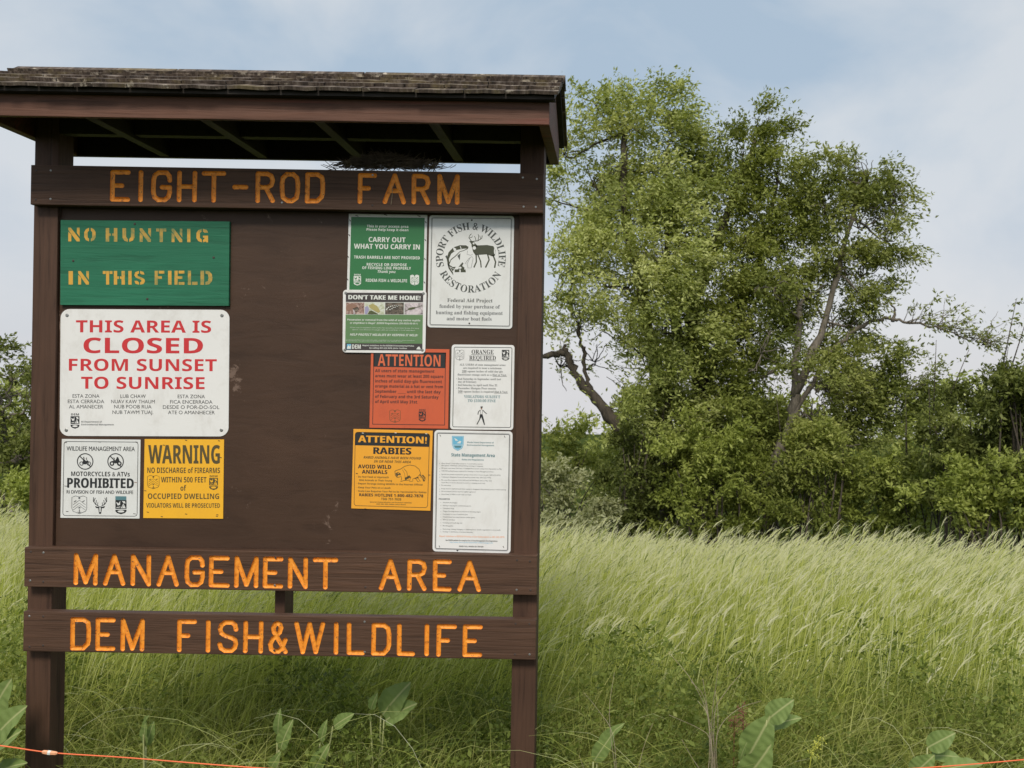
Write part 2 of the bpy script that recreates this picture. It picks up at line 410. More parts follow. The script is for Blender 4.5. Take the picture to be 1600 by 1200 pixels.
# routed boards: real grooves cut with a boolean, then the groove faces split off letter by letter
GL = {
 'E': [[(1, 1), (0, 1), (0, 0), (1, 0)], [(0, .5), (.62, .5)]],
 'I': [[(.5, 0), (.5, 1)]],
 'G': [[(1, .72), (.97, .87), (.8, 1), (.3, 1), (.08, .9), (0, .72), (0, .28), (.08, .1), (.3, 0), (.7, 0), (.92, .1), (1, .28), (1, .46), (.52, .46)]],
 'H': [[(0, 0), (0, 1)], [(1, 0), (1, 1)], [(0, .5), (1, .5)]],
 'T': [[(0, 1), (1, 1)], [(.5, 1), (.5, 0)]],
 '-': [[(0, .5), (1, .5)]],
 'R': [[(0, 0), (0, 1), (.62, 1), (.9, .93), (1, .76), (.9, .58), (.62, .5), (0, .5)], [(.52, .5), (1, 0)]],
 'O': [[(.3, 1), (.7, 1), (.94, .87), (1, .65), (1, .33), (.92, .12), (.66, 0), (.36, 0), (.08, .12), (0, .33), (0, .65), (.06, .87), (.3, 1)]],
 'D': [[(0, 0), (0, 1), (.66, 1), (.93, .9), (1, .68), (1, .3), (.93, .16), (.66, 0), (0, 0)]],
 'F': [[(1, 1), (0, 1), (0, 0)], [(0, .5), (.58, .5)]],
 'A': [[(0, 0), (.5, 1), (1, 0)], [(.22, .42), (.78, .42)]],
 'M': [[(0, 0), (0, 1), (.5, .03), (1, 1), (1, 0)]],
 'N': [[(0, 0), (0, 1), (1, 0), (1, 1)]],
 'S': [[(1, .76), (.93, .92), (.72, 1), (.3, 1), (.07, .9), (0, .76), (.07, .62), (.3, .53), (.7, .47), (.93, .38), (1, .24), (.93, .1), (.72, 0), (.3, 0), (.07, .08), (0, .22)]],
 'L': [[(0, 1), (0, 0), (1, 0)]],
 'W': [[(0, 1), (.25, 0), (.5, 1), (.75, 0), (1, 1)]],
 '&': [[(1, 0), (.24, .7), (.2, .84), (.3, .96), (.46, 1), (.62, .96), (.7, .84), (.6, .68), (.14, .42), (.02, .25), (.08, .08), (.3, 0), (.55, 0), (.8, .14), (.98, .42)]],
}
HW = .0088                      # half width of a groove
def ellipsoid_chain(pts, V, Fc, depth=.0065, hw=HW):
    """closed overlapping capsules along pts (x, z) on the board face"""
    def ball(c):
        b0 = len(V); rings, segs = 5, 12
        V.append((c[0], DB, c[1]+hw))
        for i in range(1, rings):
            ph = math.pi*i/rings
            for k in range(segs):
                th = 2*math.pi*k/segs
                V.append((c[0]+hw*math.sin(ph)*math.cos(th), DB+depth*math.sin(ph)*math.sin(th), c[1]+hw*math.cos(ph)))
        V.append((c[0], DB, c[1]-hw)); last = len(V)-1
        for k in range(segs):
            Fc.append((b0, b0+1+k, b0+1+(k+1) % segs)); Fc.append((last, b0+1+(rings-2)*segs+(k+1) % segs, b0+1+(rings-2)*segs+k))
        for i in range(rings-2):
            for k in range(segs):
                a = b0+1+i*segs+k; b = b0+1+i*segs+(k+1) % segs
                Fc.append((a, a+segs, b+segs, b))
    for p in pts: ball((p[0]+random.uniform(-4e-4, 4e-4), p[1]+random.uniform(-4e-4, 4e-4)))
    for a, b in zip(pts[:-1], pts[1:]):
        a = np.array(a); b = np.array(b); L = np.linalg.norm(b-a)
        if L < 1e-5: continue
        t = (b-a)/L; n = np.array((-t[1], t[0])); b0 = len(V); S = 12
        h = hw*random.uniform(.975, .995); dd = depth*.985
        for e in (a, b):
            for k in range(S):
                th = 2*math.pi*(k+.31)/S
                q = e + n*h*math.cos(th)
                V.append((q[0], DB+dd*math.sin(th), q[1]))
        for k in range(S):
            k2 = (k+1) % S
            Fc.append((b0+k, b0+k2, b0+S+k2, b0+S+k))
        Fc.append(tuple(b0+k for k in range(S))[::-1]); Fc.append(tuple(b0+S+k for k in range(S)))

def routed_board(zt, zb, text, yl, yr):
    """text: (char, x0 px, x1 px); yl / yr: (top, base) px at the first and last letter"""
    V, Fc, spans = [], [], []
    xa, xb = text[0][1], text[-1][2]
    for ch, x0, x1 in text:
        tt = ((x0+x1)/2 - xa)/(xb-xa)
        top = yl[0] + (yr[0]-yl[0])*tt; bas = yl[1] + (yr[1]-yl[1])*tt
        hp = HW*430
        lo = PP((x0+x1)/2, bas-hp, DB); hi = PP((x0+x1)/2, top+hp, DB)
        w_ = max(0.0, (x1-x0)/430 - 2*HW); xc = (lo[0]+hi[0])/2
        spans.append((xc-w_/2-HW-.002, xc+w_/2+HW+.002, ch))
        for st in GL[ch]:
            pts = []
            for (a, b) in st:
                if ch == 'I': a = .5
                z0 = lo[2] if ch != '-' else lo[2]+.0
                z1 = hi[2]
                if ch == '-': pts.append((xc-w_/2+a*w_, (z0+z1)/2))
                else: pts.append((xc-w_/2+a*w_+random.uniform(-6e-4, 6e-4), z0+b*(z1-z0)+random.uniform(-6e-4, 6e-4)))
            if len(st) > 4 and st[0] == st[-1]: pts[-1] = pts[0]
            ellipsoid_chain(pts, V, Fc)
    b = box('name_board', (XL, DB, Z(zb)), (XR, DB+.038, Z(zt)), M['board'], None, .003)
    me = bpy.data.meshes.new('cutter'); me.from_pydata(V, [], Fc); me.materials.append(M['board']); me.materials.append(M['routed'])
    bm = bmesh.new(); bm.from_mesh(me); bmesh.ops.recalc_face_normals(bm, faces=bm.faces)
    for f in bm.faces: f.material_index = 1
    bm.to_mesh(me); bm.free()
    b.data.materials.append(M['routed'])
    cut = bpy.data.objects.new('cutter', me); sc.collection.objects.link(cut)
    md = b.modifiers.new('cut', 'BOOLEAN'); md.operation = 'DIFFERENCE'; md.object = cut; md.solver = 'EXACT'; md.use_self = True
    bpy.context.view_layer.update()
    ev = b.evaluated_get(bpy.context.evaluated_depsgraph_get())
    res = bpy.data.meshes.new_from_object(ev)
    bpy.data.objects.remove(b); bpy.data.objects.remove(cut)
    VV = np.array([v.co[:] for v in res.vertices]); org = np.array(root.location)
    groups = {}
    for p in res.polygons:
        k = -1
        if p.material_index == 1:
            cx = p.center[0]
            k = min(range(len(spans)), key=lambda i: abs(cx-(spans[i][0]+spans[i][1])/2))
        groups.setdefault(k, []).append(tuple(p.vertices))
    def sub(name, faces, mat, par, smooth):
        ids = sorted({i for f in faces for i in f}); mp = {a: i for i, a in enumerate(ids)}
        m2 = bpy.data.meshes.new(name); m2.from_pydata((VV[ids]-org).tolist(), [], [[mp[i] for i in f] for f in faces])
        m2.materials.append(mat); m2.update()
        if smooth: m2.polygons.foreach_set('use_smooth', [True]*len(m2.polygons))
        return link(bpy.data.objects.new(name, m2), par)
    bo = sub('name_board', groups.get(-1, []), M['board'], root, False)
    for k in sorted(groups):
        if k >= 0: sub('letter', groups[k], M['routed'], bo, False)
    # nail heads
    for xx in (XL+.024, XL+.072, XR-.024, XR-.072, -1.21, (XL+XR)/2+.31):
        for zz in (zt-.02, zb+.02):
            nail(bo, xx+random.uniform(-.004, .004), DB, Z(zz)+random.uniform(-.004, .004), .0042, M['rust'] if random.random() < .6 else M['steel'])
    return bo

def nail(par, x, y, z, r, mat, name='nail', h=.0012, org=None):
    if org is None: org = np.array(root.location)
    V = [(x+r*math.cos(t), y, z+r*math.sin(t)) for t in np.linspace(0, 2*math.pi, 9)[:-1]]
    V += [(x+.7*r*math.cos(t), y-h, z+.7*r*math.sin(t)) for t in np.linspace(0, 2*math.pi, 9)[:-1]]
    Fc = [(k, (k+1) % 8, 8+(k+1) % 8, 8+k) for k in range(8)] + [tuple(range(8, 16))]
    return mesh_obj(name, V, Fc, mat, par, org=org)

L1 = [('E', 172, 204), ('I', 216, 224), ('G', 236, 269), ('H', 276.5, 308), ('T', 315, 353), ('-', 363, 388), ('R', 399, 430), ('O', 437, 469), ('D', 476.5, 508),
      ('F', 559, 589), ('A', 598, 635), ('R', 643, 673), ('M', 683, 718.5)]
L2 = [('M', 115, 153), ('A', 161, 196), ('N', 204, 236), ('A', 244.5, 280), ('G', 288, 320), ('E', 326, 359), ('M', 366, 404), ('E', 410.5, 442.5), ('N', 449.5, 481), ('T', 488.5, 528),
      ('A', 592, 628), ('R', 636, 667), ('E', 676, 706), ('A', 715, 752)]
L3 = [('D', 109.5, 142.5), ('E', 149, 180.5), ('M', 188, 226), ('F', 276.5, 307.5), ('I', 321, 329), ('S', 340, 372.5), ('H', 380, 411.5), ('&', 418.5, 450), ('W', 459, 508),
      ('I', 521, 529), ('L', 541.5, 571), ('D', 580, 611.5), ('L', 620, 649), ('I', 663, 671), ('F', 682, 713.5), ('E', 722.5, 754)]
routed_board(.762, .617, L1, (265, 315), (272, 320))
routed_board(-.628, -.772, L2, (864, 914), (875, 925))
routed_board(-.861, -1.007, L3, (964, 1016), (976, 1027))

# roof
RX0, RX1 = -2.175, -.224
YE, YR, YB = 2.92, 3.19, 3.46
ZE, ZRG = .962, 1.086            # underside of the sheathing at the eaves / at the ridge
sl = math.atan2(ZRG-ZE, YR-YE)
box('fascia', (RX0, YE, Z(.873)), (RX1, YE+.019, Z(.960)), M['fascia'], root, .002)
box('fascia', (RX0, YB-.019, Z(.873)), (RX1, YB, Z(.960)), M['under'], root, .002)
def roofline(y, off=0): return ZRG - abs(y-YR)*(ZRG-ZE)/(YR-YE) + off
for xa in (RX0, RX1-.036):
    prism_yz('gable_end', [(YE+.020, Z(.873)), (YB-.020, Z(.873)), (YB-.020, Z(roofline(YB-.02, -.002))), (YR, Z(ZRG-.002)), (YE+.020, Z(roofline(YE+.02, -.002)))], xa, xa+.036, M['fascia'], root)
JX = (-1.79, -1.40, -1.01, -.62)
for xr in JX:
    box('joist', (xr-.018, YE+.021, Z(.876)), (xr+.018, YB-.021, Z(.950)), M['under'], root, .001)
edges_ = [-2.044] + [e for xr in JX for e in (xr-.0195, xr+.0195)] + [-.350]
for e0_, e1_ in zip(edges_[::2], edges_[1::2]):
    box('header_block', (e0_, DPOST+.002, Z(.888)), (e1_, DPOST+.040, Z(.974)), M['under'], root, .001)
for s in (-1, 1):
    y0, y1 = (YE-.030, YR) if s < 0 else (YB+.030, YR)
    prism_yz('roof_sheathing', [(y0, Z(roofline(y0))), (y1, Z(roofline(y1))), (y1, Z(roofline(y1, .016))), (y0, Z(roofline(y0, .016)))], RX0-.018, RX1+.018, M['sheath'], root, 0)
# drip strip under the first course
box('drip_strip', (RX0-.02, YE-.024, Z(.952)), (RX1+.02, YE-.003, Z(roofline(YE-.03)-.0)), M['sheath'], root, .0015)
slope_len = math.hypot(YR-YE+.04, ZRG-ZE)
up = np.array((0, math.cos(sl), math.sin(sl))); nr = np.array((0, -math.sin(sl), math.cos(sl)))
e0 = np.array((0, YE-.045, Z(roofline(YE-.045, .017))))
SX0, SX1 = RX0-.035, RX1+.032
rs = random.Random(5)
for side in (1, -1):
    for course in range(5):
        x = SX0 + rs.uniform(-.01, .0)
        start = course*.074
        while x < SX1-.01:
            w_ = rs.uniform(.10, .19); x2 = min(x+w_, SX1+rs.uniform(-.004, .004))
            if SX1 - x2 < .05: x2 = SX1
            L_ = min(.20, slope_len-start+.02)
            th = rs.uniform(.010, .0115); lift = .0015 + .006*(course > 0) ; skew = rs.uniform(-.002, .003); wv = rs.uniform(0, .0015)
            pts = []
            nseg = 4
            for iu, (s0, t0, t1) in enumerate(((start+skew, lift, lift+th), (start+L_, -.001+.0015*course*0, .0035))):
                for k in range(nseg+1):
                    xx = x+.0012 + (x2-x-.0024)*k/nseg
                    j = rs.uniform(-.0035, .0035) if iu == 0 else 0
                    c = rs.uniform(-.0014, .0014)*(iu == 0) + wv*math.sin(k*1.6)
                    for tz in (t0, t1):
                        p = e0 + up*(s0+j) + nr*(tz+c+course*.0028) ; pts.append((xx, p[1], p[2]))
            V = np.array(pts)
            if side < 0: V[:, 1] = 2*YR - V[:, 1]
            n2 = (nseg+1)*2; Fc = []
            for k in range(nseg):
                a = 2*k
                Fc += [(a, a+2, a+3, a+1), (n2+a, n2+a+1, n2+a+3, n2+a+2), (a+1, a+3, n2+a+3, n2+a+1), (a, n2+a, n2+a+2, a+2)]
            Fc += [(0, 1, n2+1, n2), (n2-2, 2*n2-2, 2*n2-1, n2-1)]
            mesh_obj('shingle', V, Fc, M['shingle'], root)
            x = x2+.001
x = SX0+.10
for x, x2 in ((SX0, -1.62), (-1.615, -.93), (-.925, SX1+.004)):
    prism_yz('ridge_board', [(YR-.052, Z(ZRG-.012+.019)), (YR, Z(ZRG+.020+.018)), (YR+.052, Z(ZRG-.012+.019)), (YR+.052, Z(ZRG-.0+.018)), (YR, Z(ZRG+.033+.018)), (YR-.052, Z(ZRG-.0+.018))], x, x2, M['shingle'], root, .001)

# bird nest of twigs wedged in the gap over the top board
nest = empty('bird_nest', PP(605, 262, DPOST), 'messy twig bird nest wedged in the gap between roof and top board', 'bird nest')
V, Fc = [], []
for i in range(1000):
    cx = random.gauss(602, 32) if i % 4 else random.choice((random.gauss(565, 16), random.gauss(650, 17)))
    hgt = max(0, 1-abs(cx-600)/95)
    p = PP(cx, 263 - random.random()**.8*(4+19*hgt), DPOST+random.uniform(-.02, .07))
    a = random.gauss(0, .6); L_ = random.uniform(.02, .085)
    d = np.array((math.cos(a), random.gauss(0, .4), math.sin(a)*.55)); d = d/np.linalg.norm(d)*L_
    q = p + d/2 + np.array((0, 0, random.uniform(-.006, .008)))
    v, f = tube([p-d/2, q-d*.2, p+d/2], [.0012, .0015, .0008], 3)
    b0 = len(V); V += v; Fc += [tuple(b0+i_ for i_ in ff) for ff in f]
V = np.array(V); V[:, 2] = np.maximum(V[:, 2], Z(.763)); V[:, 2] = np.minimum(V[:, 2], Z(.878))
mesh_obj('twigs', V, Fc, M['twig'], nest)
p = PP(611, 320, DB-.004); q = PP(613, 290, DB-.003)
v, f = tube([q, (p+q)/2+np.array((.002, 0, 0)), p], [.0009]*3, 4)
mesh_obj('hanging_straw', v, f, M['straw'], nest)

# ------------------------------------------------------------------ signs
DS = DPAN - .0025
LAY = .00035
def uni(s, style):
    if style == 'g': return s
    o = ''
    base = {'sb': (0x1D5D4, 0x1D5EE, 0x1D7EC), 'sr': (0x1D5A0, 0x1D5BA, 0x1D7E2), 'si': (0x1D63C, 0x1D656, 0x1D7EC), 'se': (0x1D400, 0x1D41A, 0x1D7CE)}[style]
    for c in s:
        if 'A' <= c <= 'Z': o += chr(base[0]+ord(c)-65)
        elif 'a' <= c <= 'z': o += chr(base[1]+ord(c)-97)
        elif '0' <= c <= '9': o += chr(base[2]+ord(c)-48)
        else: o += c
    return o
TEXTS = []
class Sign:
    def __init__(s, name, label, zoom, corners, r, mat, dep=DS, th=.002, slope=.0166, cat='sign', part='panel'):
        s.ox, s.oy, s.k = zoom; s.D = dep; s.slope = slope; s.parts = {}; s.uid = 0
        s.c = [s.px(*c) for c in corners]; s.corn = corners
        cpt = PP(sum(c[0] for c in s.c)/4, sum(c[1] for c in s.c)/4, dep)
        s.root = empty(name, (cpt[0], cpt[1]+th, cpt[2]), label, cat, 'signs fixed to the notice board')
        rim = s.rquad(0, r)
        n = len(rim); V = [PP(*p, dep) for p in rim]
        inner = s.rquad(.6*s.k*.4, max(.1, r-.24*s.k))
        V = [PP(*p, dep) for p in inner] + [PP(*p, dep)+np.array((0, .0007, 0)) for p in rim] + [PP(*p, dep)+np.array((0, th, 0)) for p in rim]
        Fc = [tuple(range(n))]
        for i in range(n):
            j = (i+1) % n
            Fc += [(i, n+i, n+j, j), (n+i, 2*n+i, 2*n+j, n+j)]
        mesh_obj(part, V, Fc, mat, s.root)
    def px(s, x, y): return (s.ox + x/s.k, s.oy + y/s.k)
    def P(s, x, y, lay): return PP(s.ox + x/s.k, s.oy + y/s.k, s.D - LAY*lay)
    def rquad(s, inset, r, corners=None):
        """rounded quad, inset and r in zoom pixels, result in photo px"""
        C = [np.array(c, float) for c in (corners or s.corn)]
        cen = sum(C)/4; out = []
        n = 6
        for i in range(4):
            c = C[i]; a = C[i-1]-c; b = C[(i+1) % 4]-c; a /= np.linalg.norm(a); b /= np.linalg.norm(b)
            c = c + (a+b)*inset
            rr = max(r, .01)
            cc = c + (a+b)*rr
            a0 = c + a*rr; b0 = c + b*rr
            v0 = a0-cc; v1 = b0-cc
            for k in range(n+1):
                t = k/n*math.pi/2
                out.append(s.px(*(cc + v0*math.cos(t) + v1*math.sin(t))))
        return out
    def add(s, name, mat, V, Fc):
        if name in ('print_field', 'border', 'staple_mark'): s.uid += 1
        e = s.parts.setdefault((name, mat, s.uid), [[], []]); b0 = len(e[0]); e[0] += list(V); e[1] += [tuple(b0+i for i in f) for f in Fc]
    def ring(s, inset, w_, r, mat='black', name='border', lay=1, corners=None):
        a = s.rquad(inset, r, corners); b = s.rquad(inset+w_, max(0, r-w_), corners); n = len(a)
        V = [PP(*p, s.D-LAY*lay) for p in a] + [PP(*p, s.D-LAY*lay) for p in b]
        s.add(name, mat, V, [(i, (i+1) % n, n+(i+1) % n, n+i) for i in range(n)])
    def poly(s, pts, mat='black', name='picture', lay=1):
        s.add(name, mat, [s.P(x, y, lay) for x, y in pts], [tuple(range(len(pts)))])
    def rect(s, x0, y0, x1, y1, mat, name='print_field', lay=1):
        sl_ = s.slope
        s.poly([(x0, y0), (x1, y0+(x1-x0)*sl_), (x1-(y1-y0)*sl_, y1+(x1-x0)*sl_), (x0-(y1-y0)*sl_, y1)], mat, name, lay)
    def line(s, pts, w_, mat='black', name='picture', lay=1, closed=False):
        P_ = [np.array(p, float) for p in pts]
        if closed: P_.append(P_[0])
        V = []; n = len(P_)
        for i in range(n):
            d = P_[min(i+1, n-1)] - P_[max(i-1, 0)]
            if closed and i in (0, n-1): d = P_[1]-P_[-2]
            d /= np.linalg.norm(d)+1e-9; q = np.array((-d[1], d[0]))*w_/2
            V += [s.P(*(P_[i]+q), lay), s.P(*(P_[i]-q), lay)]
        s.add(name, mat, V, [(2*i, 2*i+1, 2*i+3, 2*i+2) for i in range(n-1)])
    def ell(s, cx, cy, rx, ry, mat='black', name='picture', lay=1, n=18, w_=0, rot=0):
        c, q = math.cos(rot), math.sin(rot)
        pts = [(cx+rx*math.cos(t)*c-ry*math.sin(t)*q, cy+rx*math.cos(t)*q+ry*math.sin(t)*c) for t in np.linspace(0, 2*math.pi, n+1)[:-1]]
        if w_: s.line(pts, w_, mat, name, lay, closed=True)
        else: s.poly(pts, mat, name, lay)
    def text(s, body, x0, x1, base, cap, mat='black', style='sb', wt=0.0, lay=1, name=None, slope=None, arc=None):
        big = cap/s.k > 5.5
        TEXTS.append(dict(s=s, body=body, x0=x0, x1=x1, base=base, cap=cap, mat=mat, style=style, wt=wt, lay=lay,
                          name=name or ('lettering' if big else 'small_print'), big=big, slope=s.slope if slope is None else slope, arc=arc))
    def screw(s, x, y, r, mat='steel', name='screw'):
        p = s.P(x, y, .5); nail(s.root, p[0], p[1], p[2], r/s.k/423, M[mat], name, .0015, np.array(s.root.location))
    def shield(s, x0, y0, x1, y1, mat='black', lay=1, fill=None):
        s.uid += 1; w_, h = x1-x0, y1-y0; t = max(2.0, w_*.035)
        o = [(0, .08), (.25, 0), (.5, .06), (.75, 0), (1, .08), (1, .7), (.93, .86), (.7, .93), (.5, 1), (.3, .93), (.07, .86), (0, .7)]
        pts = [(x0+a*w_, y0+b*h) for a, b in o]
        if fill: s.poly(pts, fill, 'emblem', lay); lay += 1
        s.line(pts, t, mat, 'emblem', lay, closed=True)
        s.ell(x0+.5*w_, y0+.12*h, w_*.07, w_*.07, mat, 'emblem', lay)
        for dy in (.0, .16, .3):
            s.line([(x0+.08*w_, y0+(.5+dy)*h), (x0+.5*w_, y0+(.24+dy)*h), (x0+.92*w_, y0+(.5+dy)*h)], t*.8, mat, 'emblem', lay)
        for sx in (.22, .78): s.line([(x0+(sx-.08)*w_, y0+.34*h), (x0+(sx+.08)*w_, y0+.26*h)], t*1.6, mat, 'emblem', lay)
        s.poly([(x0+.4*w_, y0+.66*h), (x0+.52*w_, y0+.62*h), (x0+.6*w_, y0+.68*h), (x0+.48*w_, y0+.71*h)], mat, 'emblem', lay)
        s.line([(x0+.5*w_, y0+.76*h), (x0+.5*w_, y0+.94*h)], t*1.6, mat, 'emblem', lay)
        s.line([(x0+.38*w_, y0+.9*h), (x0+.5*w_, y0+.95*h), (x0+.62*w_, y0+.9*h)], t, mat, 'emblem', lay)
    def dem(s, x0, y0, x1, y1, mat='black', light='white', lay=1, top=True):
        s.uid += 1; w_, h = x1-x0, y1-y0
        if top:
            s.text('DEM', x0+.06*w_, x1-.06*w_, y0+.17*h, .13*h, mat, 'sb', lay=lay, name='emblem')
            ya = y0+.22*h
        else: ya = y0
        yb = y0+.70*h
        s.poly([(x0, ya), (x1, ya), (x1, yb), (x0, yb)], mat, 'emblem', lay)
        hh = yb-ya
        s.poly([(x0+.06*w_, ya+.2*hh), (x0+.3*w_, ya+.38*hh), (x0+.44*w_, ya+.08*hh), (x0+.42*w_, ya+.55*hh), (x0+.2*w_, ya+.6*hh)], light, 'emblem', lay+1)
        s.poly([(x0+.6*w_, ya+.1*hh), (x0+.86*w_, ya+.12*hh), (x0+.92*w_, ya+.4*hh), (x0+.7*w_, ya+.3*hh)], light, 'emblem', lay+1)
        s.poly([(x0+.5*w_, ya+.92*hh), (x0+.72*w_, ya+.36*hh), (x0+.92*w_, ya+.92*hh)], light, 'emblem', lay+1)
        s.line([(x0+.63*w_, ya+.9*hh), (x0+.72*w_, ya+.5*hh)], w_*.04, mat, 'emblem', lay+2)
        s.line([(x0+.1*w_, ya+.85*hh), (x0+.45*w_, ya+.78*hh)], w_*.06, light, 'emblem', lay+1)
        s.poly([(x0, yb+.05*h), (x1, yb+.05*h), (x1, yb+.13*h), (x0+.85*w_, y0+.93*h), (x0+.5*w_, y1), (x0+.15*w_, y0+.93*h), (x0, yb+.13*h)], mat, 'emblem', lay)
        s.ell(x0+.5*w_, yb+.14*h, w_*.3, h*.06, light, 'emblem', lay+1)
    def finish(s):
        for (name, mat, _), (V, Fc) in s.parts.items():
            mesh_obj(name, V, Fc, M[mat], s.root)

# -- green plywood board with stencilled warning
a = Sign('stencilled_board', 'green plywood board with worn yellow stencil words NO HUNTNIG IN THIS FIELD', (80, 330, 5.517),
         [(80, 76), (1537, 88), (1530, 816), (77, 808)], 1, M['greenply'], dep=DPAN-.0125, th=.0122, slope=.008)
ST = {
 'N': [[(0, 1), (.0, 0), (.26, .0), (.26, .52)], [(.02, 0+1e-3)]],
}
def R4(x0, y0, x1, y1): return [(x0, y0), (x1, y0), (x1, y1), (x0, y1)]
ST = {
 'N': [[(0, 0), (.27, 0), (.27, .50), (0, .72)], [(0, 1), (.22, 1), (1.0, .18), (1.0, 0), (.74, 0), (.0, .84)], [(.76, 1), (1, 1), (1, .34), (.76, .62)]],
 'O': [[(.42, 0), (.42, .2), (.3, .3), (.3, .7), (.42, .8), (.42, 1), (.15, .9), (0, .68), (0, .32), (.15, .1)], [(.58, 0), (.58, .2), (.7, .3), (.7, .7), (.58, .8), (.58, 1), (.85, .9), (1, .68), (1, .32), (.85, .1)]],
 'H': [R4(0, 0, .3, 1), R4(.7, 0, 1, 1), R4(.3, .42, .45, .6), R4(.55, .42, .7, .6)],
 'U': [[(0, 1), (.3, 1), (.3, .35), (.44, .2), (.44, 0), (.15, .08), (0, .3)], [(1, 1), (.7, 1), (.7, .35), (.56, .2), (.56, 0), (.85, .08), (1, .3)]],
 'T': [R4(0, .78, .3, 1), R4(.7, .78, 1, 1), R4(.34, 0, .66, 1)],
 'I': [R4(0, 0, 1, 1)],
 'G': [[(.46, 0), (.46, .2), (.3, .32), (.3, .7), (.46, .8), (.46, 1), (.15, .9), (0, .68), (0, .32), (.15, .1)], [(.56, 1), (.56, .8), (.7, .72), (1, .72), (.9, .92)], [(.56, 0), (.56, .18), (.7, .28), (.7, .34), (.56, .34), (.56, .5), (1, .5), (1, 0), (.86, 0), (.8, .06)]],
 'S': [[(.45, 1), (.45, .82), (.3, .74), (.36, .62), (.75, .5), (.95, .4), (1, .25), (.88, .06), (.56, 0), (.56, .17), (.7, .26), (.62, .36), (.15, .52), (.02, .68), (.1, .9)], [(.56, 1), (.56, .82), (.72, .74), (.95, .74), (.86, .93)], [(.45, 0), (.45, .17), (.28, .28), (.03, .28), (.13, .06)]],
 'F': [R4(0, 0, .32, 1), R4(.42, .8, 1, 1), R4(.32, .42, .75, .6)],
 'E': [R4(0, 0, .32, 1), R4(.42, .8, 1, 1), R4(.42, .0, 1, .2), R4(.32, .42, .8, .6)],
 'L': [R4(0, 0, .32, 1), R4(.42, 0, 1, .22)],
 'D': [R4(0, 0, .3, 1), [(.42, 0), (.72, .04), (.95, .25), (1, .5), (.95, .75), (.72, .96), (.42, 1), (.42, .8), (.62, .74), (.68, .5), (.62, .26), (.42, .2)]],
}
def stencil(sg, rows):
    for letters, (t0, b0), (t1, b1) in rows:
        xa, xb = letters[0][1], letters[-1][2]
        for ch, x0, x1 in letters:
            tt = (x0-xa)/(xb-xa); top = t0+(t1-t0)*tt; bas = b0+(b1-b0)*tt
            e = []
            V, Fc = [], []
            for pl in ST[ch]:
                b_ = len(V); V += [sg.P(x0+p[0]*(x1-x0), bas-p[1]*(bas-top), 1) for p in pl]; Fc.append(tuple(range(b_, len(V))))
            mesh_obj('letter', V, Fc, M['stencil'], sg.root)
stencil(a, [([('N', 147, 245), ('O', 285, 383), ('H', 470, 570), ('U', 615, 718), ('N', 763, 860), ('T', 905, 992), ('N', 1038, 1130), ('I', 1172, 1200), ('G', 1252, 1352)], (142, 260), (153, 269)),
            ([('I', 150, 187), ('N', 233, 325), ('T', 445, 528), ('H', 540, 635), ('I', 665, 693), ('S', 715, 808), ('F', 892, 975), ('I', 1007, 1037), ('E', 1063, 1148), ('L', 1178, 1262), ('D', 1287, 1390)], (516, 632), (512, 635))])
for x, y in ((190, 428), (828, 757), (720, 110), (1400, 400)): a.screw(x, y, 11, 'rust', 'nail')
a.finish()

# -- white closed sign
a = Sign('closed_sign', 'large white rounded sign with red words THIS AREA IS CLOSED FROM SUNSET TO SUNRISE', (80, 475, 5.517),
         [(80, 43), (1537, 50), (1528, 1143), (72, 1138)], 78, M['white'], slope=.0035)
for t_, x0, x1, b_, c_ in (('THIS AREA IS', 213, 1378, 246, 104), ('CLOSED', 278, 1308, 424, 132), ('FROM SUNSET', 152, 1427, 577, 103), ('TO SUNRISE', 258, 1322, 732, 103)):
    a.text(t_, x0, x1, b_, c_, 'red', 'sb', .004 if t_ == 'CLOSED' else -.002)
for t_, x0, x1, b_ in (('ESTA ZONA', 184, 416, 808), ('ESTA CERRADA', 143, 457, 855), ('AL AMANECER', 153, 448, 900), ('LUB CHAW', 597, 815, 810), ('NUAV KAW THAUM', 517, 893, 856),
                       ('NUB POOB RUA', 543, 865, 900), ('NUB TAWM TUAJ.', 528, 880, 948), ('ESTA ZONA', 1090, 1325, 812), ('FICA ENCERRADA', 1025, 1390, 859), ('DESDE O POR-DO-SOL', 963, 1450, 904), ('ATE O AMANHECER', 1007, 1410, 950)):
    a.text(t_, x0, x1, b_, 30, 'black', 'sr', .008)
a.dem(167, 937, 243, 1075, 'black', 'white')
a.text('RI Department of', 260, 437, 1022, 14, 'grey'); a.text('Environmental Management', 260, 540, 1046, 14, 'grey')
for x, y in ((137, 98), (1472, 100), (130, 1088), (1467, 1088)): a.screw(x, y, 16)
a.finish()

